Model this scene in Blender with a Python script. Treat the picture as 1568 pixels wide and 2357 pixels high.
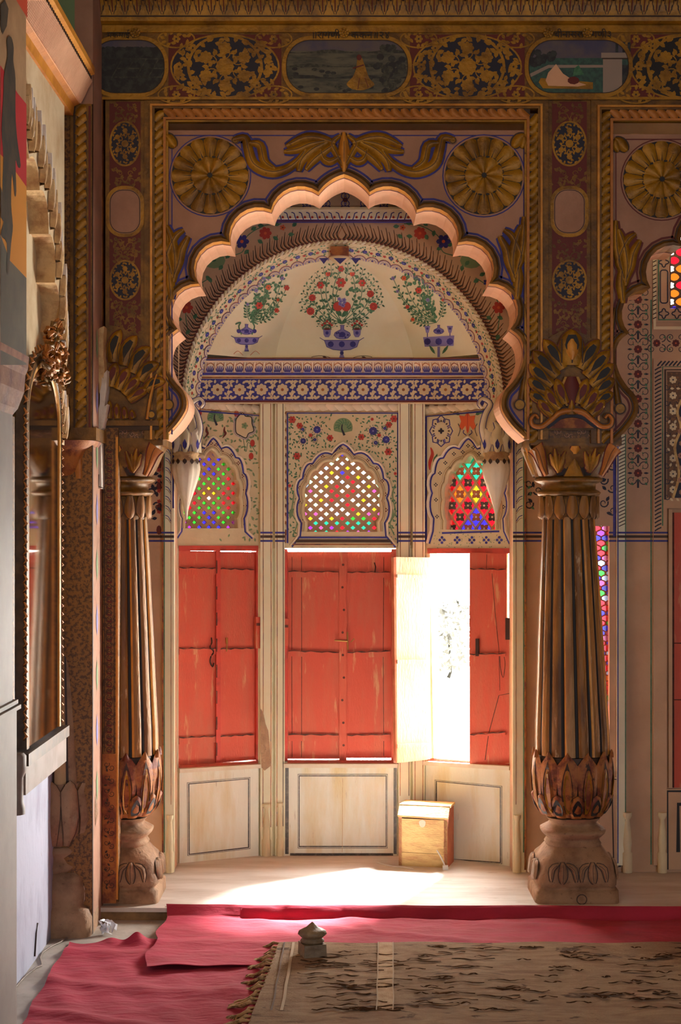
import bpy, math, random
from math import sin, cos, pi, sqrt, atan2, radians
from mathutils import Vector
random.seed(7)
R = random.random
for o in list(bpy.data.objects): bpy.data.objects.remove(o)
S = bpy.context.scene
COL = S.collection
# ---------------------------------------------------------------- camera, sky, sun, exposure
FPX, CX, CY, EYE, CAMY = 3790.0, 800.0, 1210.0, 1.6, -6.66
cam = bpy.data.objects.new('camera', bpy.data.cameras.new('camera'))
COL.objects.link(cam); S.camera = cam
cam.location = (0, CAMY, EYE); cam.rotation_euler = (pi/2, 0, 0)
cam.data.sensor_fit = 'HORIZONTAL'; cam.data.sensor_width = 36
cam.data.lens = 36*FPX/1568
cam.data.shift_x = (784-CX)/1568; cam.data.shift_y = (CY-1178.5)/1568
cam.data.clip_end = 200
EXPOSURE = 0.24
SKY_BRIGHT = 60.0      # hazy sky outside, seen through the windows
ROOM_DIM = 0.52       # the light of the hall behind the camera
SUN = 300.0
S.view_settings.view_transform = 'Standard'; S.view_settings.look = 'None'
S.view_settings.exposure = EXPOSURE; S.view_settings.gamma = 1
S.view_settings.use_curve_mapping = False
w = bpy.data.worlds.new('world'); S.world = w; w.use_nodes = True
nt = w.node_tree; nt.nodes.clear()
tc = nt.nodes.new('ShaderNodeTexCoord'); sp = nt.nodes.new('ShaderNodeSeparateXYZ')
nt.links.new(tc.outputs['Generated'], sp.inputs[0])
mr = nt.nodes.new('ShaderNodeMapRange'); mr.inputs[1].default_value = 0.02; mr.inputs[2].default_value = 0.25
nt.links.new(sp.outputs['Y'], mr.inputs[0])
mz = nt.nodes.new('ShaderNodeMapRange'); mz.inputs[1].default_value = -0.15; mz.inputs[2].default_value = 0.45
nt.links.new(sp.outputs['Z'], mz.inputs[0])
dim = nt.nodes.new('ShaderNodeMix'); dim.data_type = 'RGBA'
dim.inputs[6].default_value = (0.80*ROOM_DIM, 0.78*ROOM_DIM, 0.86*ROOM_DIM, 1)
dim.inputs[7].default_value = (1.02*ROOM_DIM, 0.79*ROOM_DIM, 0.50*ROOM_DIM, 1)
nt.links.new(mz.outputs[0], dim.inputs[0])
mx = nt.nodes.new('ShaderNodeMix'); mx.data_type = 'RGBA'
mx.inputs[7].default_value = (SKY_BRIGHT, SKY_BRIGHT*.97, SKY_BRIGHT*.90, 1)
nt.links.new(mr.outputs[0], mx.inputs[0]); nt.links.new(dim.outputs[2], mx.inputs[6])
bg = nt.nodes.new('ShaderNodeBackground'); ou = nt.nodes.new('ShaderNodeOutputWorld')
nt.links.new(mx.outputs[2], bg.inputs[0]); nt.links.new(bg.outputs[0], ou.inputs[0])
def light(kind, name, loc, rot, energy, color, **k):
    l = bpy.data.lights.new(name, kind); l.energy = energy; l.color = color
    for a, b in k.items(): setattr(l, a, b)
    o = bpy.data.objects.new(name, l); COL.objects.link(o); o.location = loc; o.rotation_euler = rot
    return o
def aim(o, d): o.rotation_euler = Vector(d).to_track_quat('-Z', 'Y').to_euler()
sun = light('SUN', 'sun', (3, 5, 8), (0,0,0), SUN, (1, .98, .95), angle=radians(20)); aim(sun, (-.50, -.66, -.98))
# tall window of the hall behind and to the right of the camera, low cool daylight
a1 = light('AREA', 'hall_window', (2.6, -6.2, 1.0), (0,0,0), 36, (.70, .80, 1.0), shape='RECTANGLE', size=1.2, size_y=1.4); aim(a1, (-3.4, 4.6, -.5))
# portal at the open shutter; the two lamps after it are added fill
a2 = light('AREA', 'shutter_portal', (.60, 1.04, 1.10), (0,0,0), 1, (1, 1, 1), shape='RECTANGLE', size=.30, size_y=1.0); aim(a2, (-.54, -.84, 0)); a2.data.cycles.is_portal = True
a4 = light('AREA', 'side_fill', (1.35, 2.05, 1.15), (0,0,0), 300, (1, .99, .93), shape='RECTANGLE', size=.7, size_y=1.2); aim(a4, (-.88, -1.05, -.03))  # added lamp outdoors, out of view, brightens column and left wall from the side
a5 = light('AREA', 'up_fill', (1.0, 2.1, -.25), (0,0,0), 480, (1, .98, .90), shape='RECTANGLE', size=.9, size_y=.6); aim(a5, (-.55, -1.15, 1.1))  # added lamp hidden below the sill, throws light up at dome and arch
# hall lamps, warm, high
a3 = light('AREA', 'hall_lamp', (-.9, -4.2, 3.3), (0,0,0), 19, (1, .74, .42), shape='DISK', size=.7); aim(a3, (.5, 4.4, -.6))

# ---------------------------------------------------------------- materials
def lin(c):
    return tuple(((x/255)/12.92 if x/255 <= .04045 else ((x/255+.055)/1.055)**2.4) for x in c)
def mat(name, rgb, rough=.7, metal=0., rgb2=None, scale=8, thr=(.4, .6), bump=0., bscale=60, stretch=(1,1,1), spec=.5, dist=0., rgb3=None, scale3=40, thr3=(.6,.7), detail=6):
    m = bpy.data.materials.new(name); m.use_nodes = True
    n = m.node_tree; b = n.nodes['Principled BSDF']
    c = (*lin(rgb), 1)
    b.inputs['Base Color'].default_value = c
    b.inputs['Roughness'].default_value = rough; b.inputs['Metallic'].default_value = metal
    b.inputs['Specular IOR Level'].default_value = spec
    co = n.nodes.new('ShaderNodeTexCoord'); mp = n.nodes.new('ShaderNodeMapping')
    g = n.nodes.new('ShaderNodeNewGeometry'); n.links.new(g.outputs['Position'], mp.inputs[0])
    mp.inputs['Scale'].default_value = stretch
    last = None
    def layer(prev, col, sc, th):
        t = n.nodes.new('ShaderNodeTexNoise'); t.inputs['Scale'].default_value = sc; t.inputs['Detail'].default_value = detail
        t.inputs['Distortion'].default_value = dist; t.inputs['Roughness'].default_value = .6
        n.links.new(mp.outputs[0], t.inputs['Vector'])
        r = n.nodes.new('ShaderNodeMapRange'); r.inputs[1].default_value = th[0]; r.inputs[2].default_value = th[1]
        n.links.new(t.outputs['Fac'], r.inputs[0])
        x = n.nodes.new('ShaderNodeMix'); x.data_type = 'RGBA'
        if prev is None: x.inputs[6].default_value = c
        else: n.links.new(prev, x.inputs[6])
        x.inputs[7].default_value = (*lin(col), 1)
        n.links.new(r.outputs[0], x.inputs[0])
        return x.outputs[2]
    if rgb2: last = layer(last, rgb2, scale, thr)
    if rgb3: last = layer(last, rgb3, scale3, thr3)
    if last is not None: n.links.new(last, b.inputs['Base Color'])
    if bump:
        t = n.nodes.new('ShaderNodeTexNoise'); t.inputs['Scale'].default_value = bscale; t.inputs['Detail'].default_value = 5
        n.links.new(mp.outputs[0], t.inputs['Vector'])
        bp = n.nodes.new('ShaderNodeBump'); bp.inputs['Strength'].default_value = bump; bp.inputs['Distance'].default_value = .01
        n.links.new(t.outputs['Fac'], bp.inputs['Height']); n.links.new(bp.outputs[0], b.inputs['Normal'])
    return m
def glassmat(name, rgb, k=1.0):
    m = bpy.data.materials.new(name); m.use_nodes = True
    n = m.node_tree; n.nodes.clear()
    t = n.nodes.new('ShaderNodeBsdfTransparent'); t.inputs[0].default_value = (*[x*k*9./SKY_BRIGHT for x in lin(rgb)], 1)
    g = n.nodes.new('ShaderNodeBsdfGlossy'); g.inputs['Roughness'].default_value = .15; g.inputs[0].default_value = (.6,.6,.6,1)
    x = n.nodes.new('ShaderNodeMixShader'); x.inputs[0].default_value = .06
    o = n.nodes.new('ShaderNodeOutputMaterial')
    n.links.new(t.outputs[0], x.inputs[1]); n.links.new(g.outputs[0], x.inputs[2]); n.links.new(x.outputs[0], o.inputs[0])
    return m
M = {}
M['gold'] = mat('gilt_paint', (170,120,20), .45, .2, (120,80,12), 9, (.42,.62), .25, 70, rgb3=(74,42,14), scale3=55, thr3=(.66,.74))
M['gold2'] = mat('dull_gilt', (130,88,20), .5, .15, (94,60,12), 14, (.4,.6), .2, 80)
M['goldl'] = mat('bright_gilt', (214,146,54), .4, .15, (182,116,36), 10, (.4,.65), .15, 80)
M['goldp'] = mat('pink_gilt', (188,118,48), .5, .1, (160,96,34), 12, (.4,.65), .15, 80)
M['brown'] = mat('dark_brown_paint', (58,34,16), .6)
M['black'] = mat('black_paint', (26,20,18), .6)
M['navy'] = mat('navy_paint', (26,24,44), .6)
M['blue'] = mat('blue_paint', (52,46,138), .6, 0, (38,34,110), 30)
M['red'] = mat('red_paint', (176,52,36), .6)
M['dred'] = mat('dark_red_paint', (96,24,14), .6)
M['green'] = mat('green_paint', (78,128,92), .6, 0, (52,100,66), 30)
M['greenf'] = mat('faint_green_paint', (120,142,100), .7)
M['orange'] = mat('orange_paint', (206,90,44), .6)
M['lilac'] = mat('lilac_paint', (128,122,182), .6)
M['pink'] = mat('pink_plaster', (176,132,108), .8, 0, (156,114,90), 5, (.35,.65), .1, 40)
M['rose'] = mat('rose_plaster', (228,178,140), .8, 0, (212,160,124), 5, (.35,.65), .1, 60)
M['beige'] = mat('beige_plaster', (206,170,138), .8, 0, (190,152,120), 3, (.35,.65), .1, 60)
M['cream'] = mat('cream_plaster', (226,210,172), .75, 0, (210,190,150), 4, (.4,.7), .1, 60)
M['lime'] = mat('lime_plaster', (242,238,208), .7, 0, (234,222,184), 3, (.4,.7), .06, 60)
M['white'] = mat('white_plaster', (240,228,204), .65, 0, (224,206,176), 9, (.45,.7), .1, 60)
M['stain'] = mat('stained_white_panel', (252,251,234), .65, 0, (228,210,162), 3.2, (.48,.72), .15, 60, stretch=(3,3,.5), rgb3=(150,112,70), scale3=14, thr3=(.66,.84))
M['grey'] = mat('grey_line_paint', (70,66,62), .7, 0, (120,112,98), 60, (.5,.7))
M['redwood'] = mat('red_painted_wood', (200,82,58), .55, 0, (190,100,72), 4, (.45,.75), .3, 90, stretch=(4,4,.6), rgb3=(208,146,104), scale3=7, thr3=(.60,.70))
M['redjoint'] = mat('dark_wood_gap', (96,40,24), .8, 0, (60,28,18), 40)
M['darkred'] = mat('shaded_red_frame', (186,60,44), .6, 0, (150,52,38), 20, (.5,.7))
M['iron'] = mat('old_iron', (60,36,28), .6, .5)
M['brass'] = mat('brass_latch', (170,130,70), .4, .7)
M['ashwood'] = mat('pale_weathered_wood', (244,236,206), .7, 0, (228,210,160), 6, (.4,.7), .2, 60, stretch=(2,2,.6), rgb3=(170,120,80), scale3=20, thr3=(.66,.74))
M['boxwood'] = mat('box_wood', (216,184,120), .7, 0, (182,136,84), 9, (.4,.65), .3, 60, stretch=(.6,3,3), rgb3=(120,70,40), scale3=24, thr3=(.68,.76))
M['boxside'] = mat('box_side_wood', (190,112,76), .7, 0, (160,88,58), 9, (.4,.65), .2, 60)
M['white2'] = mat('white_plastic', (240,236,228), .4)
M['stone'] = mat('worn_stone', (160,124,92), .75, 0, (120,88,62), 12, (.42,.68), .5, 50, rgb3=(96,66,44), scale3=50, thr3=(.62,.74))
M['stone2'] = mat('pale_stone', (226,214,200), .7, 0, (196,176,150), 12, (.45,.7), .4, 50)
M['flute'] = mat('worn_gilt_flute', (150,100,34), .5, .1, (100,62,20), 6, (.42,.62), .3, 60, stretch=(2,2,.4), rgb3=(190,158,118), scale3=26, thr3=(.62,.70))
M['flutel'] = mat('worn_cream_flute', (190,152,104), .6, 0, (150,106,60), 6, (.42,.62), .3, 60, stretch=(2,2,.4))
M['platform'] = mat('platform_stone', (214,204,196), .55, 0, (190,174,162), 4, (.4,.65), .15, 70, stretch=(.6,3,1), rgb3=(150,116,92), scale3=14, thr3=(.64,.76))
M['riser'] = mat('step_riser', (150,112,68), .7, 0, (104,78,50), 12, (.4,.7), .2, 60)
M['ground'] = mat('grey_floor', (176,166,156), .6, 0, (140,128,116), 6, (.4,.7), .1, 70)
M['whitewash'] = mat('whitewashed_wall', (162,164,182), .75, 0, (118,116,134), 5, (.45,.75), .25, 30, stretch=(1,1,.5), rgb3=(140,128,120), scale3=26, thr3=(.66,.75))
M['oldplaster'] = mat('old_upper_plaster', (206,186,150), .8, 0, (180,150,110), 5, (.45,.7), .2, 40)
M['carved'] = mat('carved_pale_stone', (212,176,124), .7, 0, (168,124,80), 14, (.45,.65), .5, 50)
M['cloth'] = mat('red_cotton_cloth', (168,36,62), .9, 0, (150,28,48), 4, (.4,.7), .55, 16, stretch=(1,2.6,1))
M['rug'] = mat('worn_brown_rug', (156,128,98), .95, 0, (132,100,72), 10, (.4,.65), .7, 220, stretch=(.5,1.4,1), rgb3=(84,58,36), scale3=7.5, thr3=(.60,.66), dist=1.6)
M['rugdark'] = mat('rug_wear_and_shadow', (74,50,32), .95, 0, (50,34,22), 60, spec=0.)
M['rugband'] = mat('rug_border_band', (188,160,126), .95, 0, (166,134,100), 20, (.4,.65), .5, 220)
M['rugline'] = mat('rug_pale_line', (176,156,130), .95)
M['tassel'] = mat('rug_fringe_yarn', (176,140,96), .95, 0, (104,78,44), 40, (.45,.6))
M['finial'] = mat('grey_green_stone', (136,116,88), .5, 0, (104,84,58), 18, (.4,.65), .3, 60)
M['darkband'] = mat('dark_scroll_ground', (96,68,44), .6, 0, (128,88,48), 60, (.5,.56))
M['ochre'] = mat('ochre_speckled_ground', (134,88,32), .6, 0, (84,50,22), 70, (.48,.56), .2, 90)
M['rust'] = mat('rust_ochre_paint', (160,96,36), .6, 0, (110,48,22), 16, (.46,.6), .3, 60, rgb3=(64,36,18), scale3=30, thr3=(.62,.7))
M['scene1'] = mat('painted_dark_garden', (30,30,36), .6, 0, (52,54,52), 30, (.45,.6))
M['scene2'] = mat('painted_fields', (96,92,76), .6, 0, (60,62,56), 22, (.42,.6), stretch=(.5,1,2.2))
M['sceneSky'] = mat('painted_dusk_sky', (96,84,84), .6, 0, (70,66,92), 9)
M['sceneTree'] = mat('painted_tree', (44,44,40), .6, 0, (74,74,62), 60, (.45,.6))
M['scenePool'] = mat('painted_green_terrace', (56,92,78), .6, 0, (46,70,66), 60)
M['sceneWhite'] = mat('painted_pale_pavilion', (150,132,118), .6)
M['mirror'] = mat('old_mirror_silver', (205,196,176), .06, 1.)
M['wireframe'] = mat('dark_frame_wood', (84,62,40), .5, .1, (58,40,24), 20)
M['grey2'] = mat('grey_painted_shelf', (134,116,104), .6, 0, (112,94,82), 10)
M['greypill'] = mat('grey_pillar_plaster', (156,146,138), .6, 0, (132,122,116), 3, (.4,.7), .1, 20)
M['pgrey'] = mat('painting_grey', (92,84,68), .7, 0, (78,72,60), 6)
M['pyel'] = mat('painting_yellow', (214,140,36), .7)
M['pred'] = mat('painting_red', (186,14,26), .7)
M['porange'] = mat('painting_orange', (190,60,14), .7)
M['ptan'] = mat('painting_tan', (176,140,98), .7, 0, (150,112,72), 4)
M['pdark'] = mat('painting_dark_figure', (62,48,28), .7, 0, (34,28,18), 14)
M['bracket'] = mat('reddish_bracket_plaster', (150,102,76), .7, 0, (104,58,44), 9, (.4,.65), .3, 30)
M['plastic'] = mat('clear_plastic', (226,226,232), .15)
M['hill'] = mat('sunlit_pale_ground', (226,222,206), .9)
M['haze'] = mat('sunlit_pale_foliage', (120,118,104), .9)
def leafmat(name, v):
    m = bpy.data.materials.new(name); m.use_nodes = True; n = m.node_tree; n.nodes.clear()
    d = n.nodes.new('ShaderNodeBsdfDiffuse'); t = n.nodes.new('ShaderNodeBsdfTranslucent'); x = n.nodes.new('ShaderNodeMixShader'); o = n.nodes.new('ShaderNodeOutputMaterial')
    d.inputs[0].default_value = (v, v*.98, v*.9, 1); t.inputs[0].default_value = (v*1.4, v*1.38, v*1.25, 1); x.inputs[0].default_value = .6
    n.links.new(d.outputs[0], x.inputs[1]); n.links.new(t.outputs[0], x.inputs[2]); n.links.new(x.outputs[0], o.inputs[0]); return m
M['haze'] = leafmat('backlit_foliage', .034)
GL = dict(r=glassmat('red_glass', (150,8,22), .6), b=glassmat('blue_glass', (44,36,225), .35), g=glassmat('green_glass', (40,150,40), .35),
          w=glassmat('clear_glass', (225,240,235), .6), y=glassmat('yellow_glass', (190,170,30), .25), c=glassmat('aqua_glass', (30,160,130), .3),
          v=glassmat('violet_glass', (130,40,160), .3), p=glassmat('pink_glass', (170,70,140), .3), l=glassmat('pale_blue_glass', (130,165,240), .5),
          o=glassmat('orange_glass', (200,95,20), .28), m=glassmat('mint_glass', (150,225,165), .5), s=glassmat('grey_blue_glass', (92,98,120), .3), n=glassmat('brown_glass', (130,72,48), .3))

# ---------------------------------------------------------------- mesh builder
class MB:
    def __init__(s): s.v=[]; s.f=[]; s.m=[]; s.mats=[]; s.sm=set()
    def mi(s, m):
        m = M[m] if isinstance(m, str) else m
        if m not in s.mats: s.mats.append(m)
        return s.mats.index(m)
    def ng(s, pts, m):
        i = len(s.v); s.v += [tuple(p) for p in pts]; s.f.append(tuple(range(i, i+len(pts)))); s.m.append(s.mi(m))
    def grid(s, rows, m, closed=False, fn=None, sm=False):
        i = len(s.v); nu = len(rows); nv = len(rows[0]); k = s.mi(m) if m else 0
        for r in rows: s.v += [tuple(p) for p in r]
        for a in range(nu-1):
            for b in range(nv if closed else nv-1):
                c = (b+1) % nv
                if sm: s.sm.add(len(s.f))
                s.f.append((i+a*nv+b, i+a*nv+c, i+(a+1)*nv+c, i+(a+1)*nv+b))
                s.m.append(s.mi(fn(a, b)) if fn else k)
    def box(s, x0,x1,y0,y1,z0,z1, m, front=None):
        P = [(x0,y0,z0),(x1,y0,z0),(x1,y1,z0),(x0,y1,z0),(x0,y0,z1),(x1,y0,z1),(x1,y1,z1),(x0,y1,z1)]
        for q in ((3,2,1,0),(4,5,6,7),(0,1,5,4),(1,2,6,5),(2,3,7,6),(3,0,4,7)):
            s.ng([P[k] for k in q], front if (front and q==(0,1,5,4)) else m)
    def tube(s, pts, r, m, n=8, caps=True):
        pts = [Vector(p) for p in pts]; rows = []
        for i, p in enumerate(pts):
            d = (pts[min(i+1,len(pts)-1)] - pts[max(i-1,0)]).normalized()
            a = d.cross(Vector((0,0,1)) if abs(d.z) < .9 else Vector((1,0,0))).normalized(); b = d.cross(a)
            rr = r[i] if isinstance(r, (list,tuple)) else r
            rows.append([p + a*rr*cos(2*pi*k/n) + b*rr*sin(2*pi*k/n) for k in range(n)])
        s.grid(rows, m, True, sm=True)
        if caps: s.ng(rows[0][::-1], m); s.ng(rows[-1], m)
    def lathe(s, cx0, cy, prof, m, n=48, rf=None, fn=None, rot=0):
        rows = []
        for z, r in prof:
            cx = cx0(z) if callable(cx0) else cx0
            rows.append([(cx + (rf(z,t,r) if rf else r)*sin(t), cy - (rf(z,t,r) if rf else r)*cos(t), z) for t in [rot+2*pi*k/n for k in range(n)]])
        s.grid(rows, m, True, fn, sm=True)
        s.ng(rows[0][::-1], m); s.ng(rows[-1], m)
    def build(s, name, parent=None, smooth=False, **props):
        me = bpy.data.meshes.new(name); me.from_pydata(s.v, [], s.f)
        for m in s.mats: me.materials.append(m)
        me.polygons.foreach_set('material_index', s.m)
        me.polygons.foreach_set('use_smooth', [smooth or (i in s.sm) for i in range(len(s.f))])
        me.update()
        o = bpy.data.objects.new(name, me); COL.objects.link(o)
        if parent is not None:
            o.parent = parent
            if parent.type == 'EMPTY': o.location = tuple(-x for x in parent.location)
        for k, v in props.items(): o[k] = v
        return o
def thing(name, label, cat, loc=(0,0,0), group=None, kind=None):
    o = bpy.data.objects.new(name, None); COL.objects.link(o); o.location = loc; o.empty_display_size = .05
    if label: o['label'] = label
    if cat: o['category'] = cat
    if group: o['group'] = group
    o['kind'] = kind or 'thing'
    return o

# ---------------------------------------------------------------- measuring: a photo pixel at a given depth -> place
def W(px, py, Y):
    d = Y-CAMY
    return ((px-CX)*d/FPX, Y, EYE-(py-CY)*d/FPX)
def onfloor(px, py, z=0.):
    d = (EYE-z)*FPX/(py-CY)
    return ((px-CX)*d/FPX, CAMY+d, z)
def PL(Y):                                # upright plane facing the hall
    def f(px, py, w=0.):
        x, y, z = W(px, py, Y); return (x, Y-w, z)
    return f
def FA(p0, p1):                           # upright plane through two plan points
    (x0,y0),(x1,y1) = p0, p1
    L = math.hypot(x1-x0, y1-y0); nx, ny = (y1-y0)/L, -(x1-x0)/L
    def f(px, py, w=0.):
        k = (px-CX)/FPX
        t = (nx*(x0) + ny*(y0-CAMY))/(nx*k + ny)
        return (k*t+nx*w, CAMY+t+ny*w, EYE-(py-CY)*t/FPX)
    return f
def WX(X):                                # side wall plane, (Y, z) coordinates
    def f(y, z, w=0.): return (X+w, y, z)
    return f
def CYL(cx, cy, rf):                      # around an upright axis: arc metres, height
    def f(u, z, w=0.):
        r = rf(z); t = u/max(rf(None), 1e-3)
        return ((cx(z) if callable(cx) else cx)+(r+w)*sin(t), cy-(r+w)*cos(t), z)
    return f
# ---------------------------------------------------------------- drawing in a plane
def cat(pts, n=6, closed=False):
    out = []; N = len(pts); rng = range(N if closed else N-1)
    g = (lambda i: pts[i % N]) if closed else (lambda i: pts[max(0, min(N-1, i))])
    for i in rng:
        a, b, c, d = g(i-1), g(i), g(i+1), g(i+2)
        for k in range(n):
            t = k/n
            out.append(tuple(.5*((2*b[j]) + (-a[j]+c[j])*t + (2*a[j]-5*b[j]+4*c[j]-d[j])*t*t + (-a[j]+3*b[j]-3*c[j]+d[j])*t**3) for j in (0,1)))
    if not closed: out.append(tuple(pts[-1]))
    return out
def arc3(p, m, q, n=8):
    ax, ay = p; bx, by = m; cx, cy = q
    d = 2*(ax*(by-cy)+bx*(cy-ay)+cx*(ay-by))
    if abs(d) < 1e-6: return [p, q]
    ux = ((ax*ax+ay*ay)*(by-cy)+(bx*bx+by*by)*(cy-ay)+(cx*cx+cy*cy)*(ay-by))/d
    uy = ((ax*ax+ay*ay)*(cx-bx)+(bx*bx+by*by)*(ax-cx)+(cx*cx+cy*cy)*(bx-ax))/d
    r = math.hypot(ax-ux, ay-uy)
    t0, t1, t2 = (atan2(y-uy, x-ux) for x, y in (p, m, q))
    def fwd(a, b): return (b-a) % (2*pi)
    if fwd(t0, t1) < fwd(t0, t2): sw = fwd(t0, t2)
    else: sw = -((t0-t2) % (2*pi))
    return [(ux+r*cos(t0+sw*k/n), uy+r*sin(t0+sw*k/n)) for k in range(n+1)]
TICK = [0]
def tick(w):
    TICK[0] = (TICK[0]+1) % 97; return w+TICK[0]*2e-6
def pg(mb, F, pts, m, w=.001):
    w = tick(w); mb.ng([F(x, y, w) for x, y in pts], m)
def norms(pts, closed=False):
    N = len(pts); out = []
    for i in range(N):
        a = pts[(i-1) % N] if closed else pts[max(0,i-1)]; b = pts[(i+1) % N] if closed else pts[min(N-1,i+1)]
        dx, dy = b[0]-a[0], b[1]-a[1]; L = math.hypot(dx, dy) or 1
        out.append((-dy/L, dx/L))
    return out
def off(pts, d, closed=False):
    return [(p[0]+n[0]*d, p[1]+n[1]*d) for p, n in zip(pts, norms(pts, closed))]
def st(mb, F, pts, wd, m, w=.001, closed=False, side=0):
    w = tick(w); ns = norms(pts, closed); N = len(pts)
    if closed: pts = pts+[pts[0]]; ns = ns+[ns[0]]; N += 1
    rows = []
    for i in range(N):
        h = (wd(i/(N-1)) if callable(wd) else wd)/2
        x, y = pts[i]; nx, ny = ns[i]
        rows.append([F(x+nx*h*(1+side), y+ny*h*(1+side), w), F(x-nx*h*(1-side), y-ny*h*(1-side), w)])
    mb.grid(rows, m)
def disc(mb, F, x, y, r, m, w=.001, n=10, ry=None, rot=0):
    ry = ry or r
    pg(mb, F, [(x+r*cos(t)*cos(rot)-ry*sin(t)*sin(rot), y+r*cos(t)*sin(rot)+ry*sin(t)*cos(rot)) for t in [2*pi*k/n for k in range(n)]], m, w)
def ring(mb, F, x, y, r, wd, m, w=.001, n=28, ry=None):
    ry = ry or r
    st(mb, F, [(x+r*cos(2*pi*k/n), y+ry*sin(2*pi*k/n)) for k in range(n)], wd, m, w, True)
def leaf(mb, F, x, y, a, L, wd, m, w=.001):
    c, s = cos(a), sin(a)
    pg(mb, F, [(x+u*L*c-v*wd*s, y+u*L*s+v*wd*c) for u, v in ((0,0),(.3,.42),(.62,.46),(1,0),(.55,-.46),(.25,-.38))], m, w)
def flow(mb, F, x, y, r, n, m, cm='black', w=.001, rot=0, pr=.42):
    for k in range(n):
        t = rot+2*pi*k/n
        disc(mb, F, x+r*.58*cos(t), y+r*.58*sin(t), r*pr, m, w, 7, r*pr*.85, t)
    disc(mb, F, x, y, r*.5, m, w+.0002, 8); disc(mb, F, x, y, r*.24, cm, w+.0005, 7)
def curl(mb, F, x, y, a, r, h, wd, m, w=.001, turns=1.1, n=12):
    # spiral starting at x,y heading a, curling to hand h
    pts = []; cx, cy = x-h*sin(a)*r*1.0, y+h*cos(a)*r*1.0
    t0 = atan2(y-cy, x-cx)
    for k in range(n+1):
        q = k/n; rr = r*(1-.72*q); t = t0+h*turns*2*pi*q
        pts.append((cx+rr*cos(t), cy+rr*sin(t)))
    st(mb, F, pts, lambda t: wd*(1-.5*t), m, w)
    return pts
def relief(mb, F, spine, wd, h, m, w0=.0, om=None, ow=2., ns=4, mid=None, mw=1.2):
    N = len(spine); nn = norms(spine); rows = []
    for i in range(N):
        t = i/(N-1); b = wd(t) if callable(wd) else wd
        x, y = spine[i]; nx, ny = nn[i]; row = []
        for k in range(ns+1):
            s = -1+2*k/ns
            hh = h*(1-s*s)**.5*min(1, b/(.35*max(1e-6, wd(.5) if callable(wd) else wd)))
            row.append(F(x+nx*b/2*s, y+ny*b/2*s, w0+hh))
        rows.append(row)
    mb.grid(rows, m, sm=True)
    if om:
        st(mb, F, spine, (lambda t: (wd(t) if callable(wd) else wd)+2*ow), om, w0+.0008)
    if mid:
        st(mb, F, spine[1:-1], mw, mid, w0+h*1.03)
def ext(mb, F, poly, w0, w1, m, sm=None, back=False, cap=True, closed=True):
    N = len(poly)
    if cap: mb.ng([F(x, y, w1) for x, y in poly], m)
    if back: mb.ng([F(x, y, w0) for x, y in poly][::-1], sm or m)
    mb.grid([[F(x, y, w0) for x, y in poly], [F(x, y, w1) for x, y in poly]], sm or m, closed)
def rect(x0, y0, x1, y1): return [(x0,y0),(x1,y0),(x1,y1),(x0,y1)]
def holed(mb, F, outer, hole, w0, w1, m, sm=None):
    """outer = x0,y0,x1,y1 ; hole = closed loop, starts at its top point, symmetric-ish, clockwise (right side first)"""
    x0,y0,x1,y1 = outer
    bi = max(range(len(hole)), key=lambda i: hole[i][1]*1000-abs(hole[i][0]-hole[0][0]))
    # bottom centre point inserted on the lowest edge
    ymax = max(p[1] for p in hole); xm = hole[0][0]
    H = hole[:]
    idx = [i for i in range(len(H)) if abs(H[i][1]-ymax) < 1e-3]
    j = idx[0]; H.insert(j+1, (xm, ymax)); k = j+1
    right = H[:k+1]; left = H[k:]+[H[0]]
    a = [(xm,y0),(x1,y0),(x1,y1),(xm,y1)]+right[::-1]
    b = [(xm,y1),(x0,y1),(x0,y0),(xm,y0)]+left[::-1]
    for ww, rv in ((w1, 0), (w0, 1)):
        for P in (a, b):
            q = [F(x, y, ww) for x, y in P]; mb.ng(q[::-1] if rv else q, m)
    mb.grid([[F(x, y, w0) for x, y in H], [F(x, y, w1) for x, y in H]], sm or m, True)
    O = rect(*outer); mb.grid([[F(x, y, w0) for x, y in O], [F(x, y, w1) for x, y in O]], m, True)
def rope(mb, F, p0, p1, wd, per, h, m, dark, w0, slant=.9, base=None):
    dx, dy = p1[0]-p0[0], p1[1]-p0[1]; L = math.hypot(dx, dy); ux, uy = dx/L, dy/L; vx, vy = -uy, ux
    st(mb, F, [p0, p1], wd, base or dark, w0)
    n = max(1, int(round(L/per))); per = L/n
    for i in range(n):
        a = (i+.15)*per
        sp = [(p0[0]+ux*(a+q*per*slant)+vx*wd*.48*(2*q-1), p0[1]+uy*(a+q*per*slant)+vy*wd*.48*(2*q-1)) for q in (0,.25,.5,.75,1)]
        sp = [(x+ux*per*.25*sin(pi*i2/4), y+uy*per*.25*sin(pi*i2/4)) for i2, (x, y) in enumerate(sp)]
        relief(mb, F, sp, lambda t: per*(.50+.38*sin(pi*(.15+.7*t))), h*.55, m, w0, None, ns=4)
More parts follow.
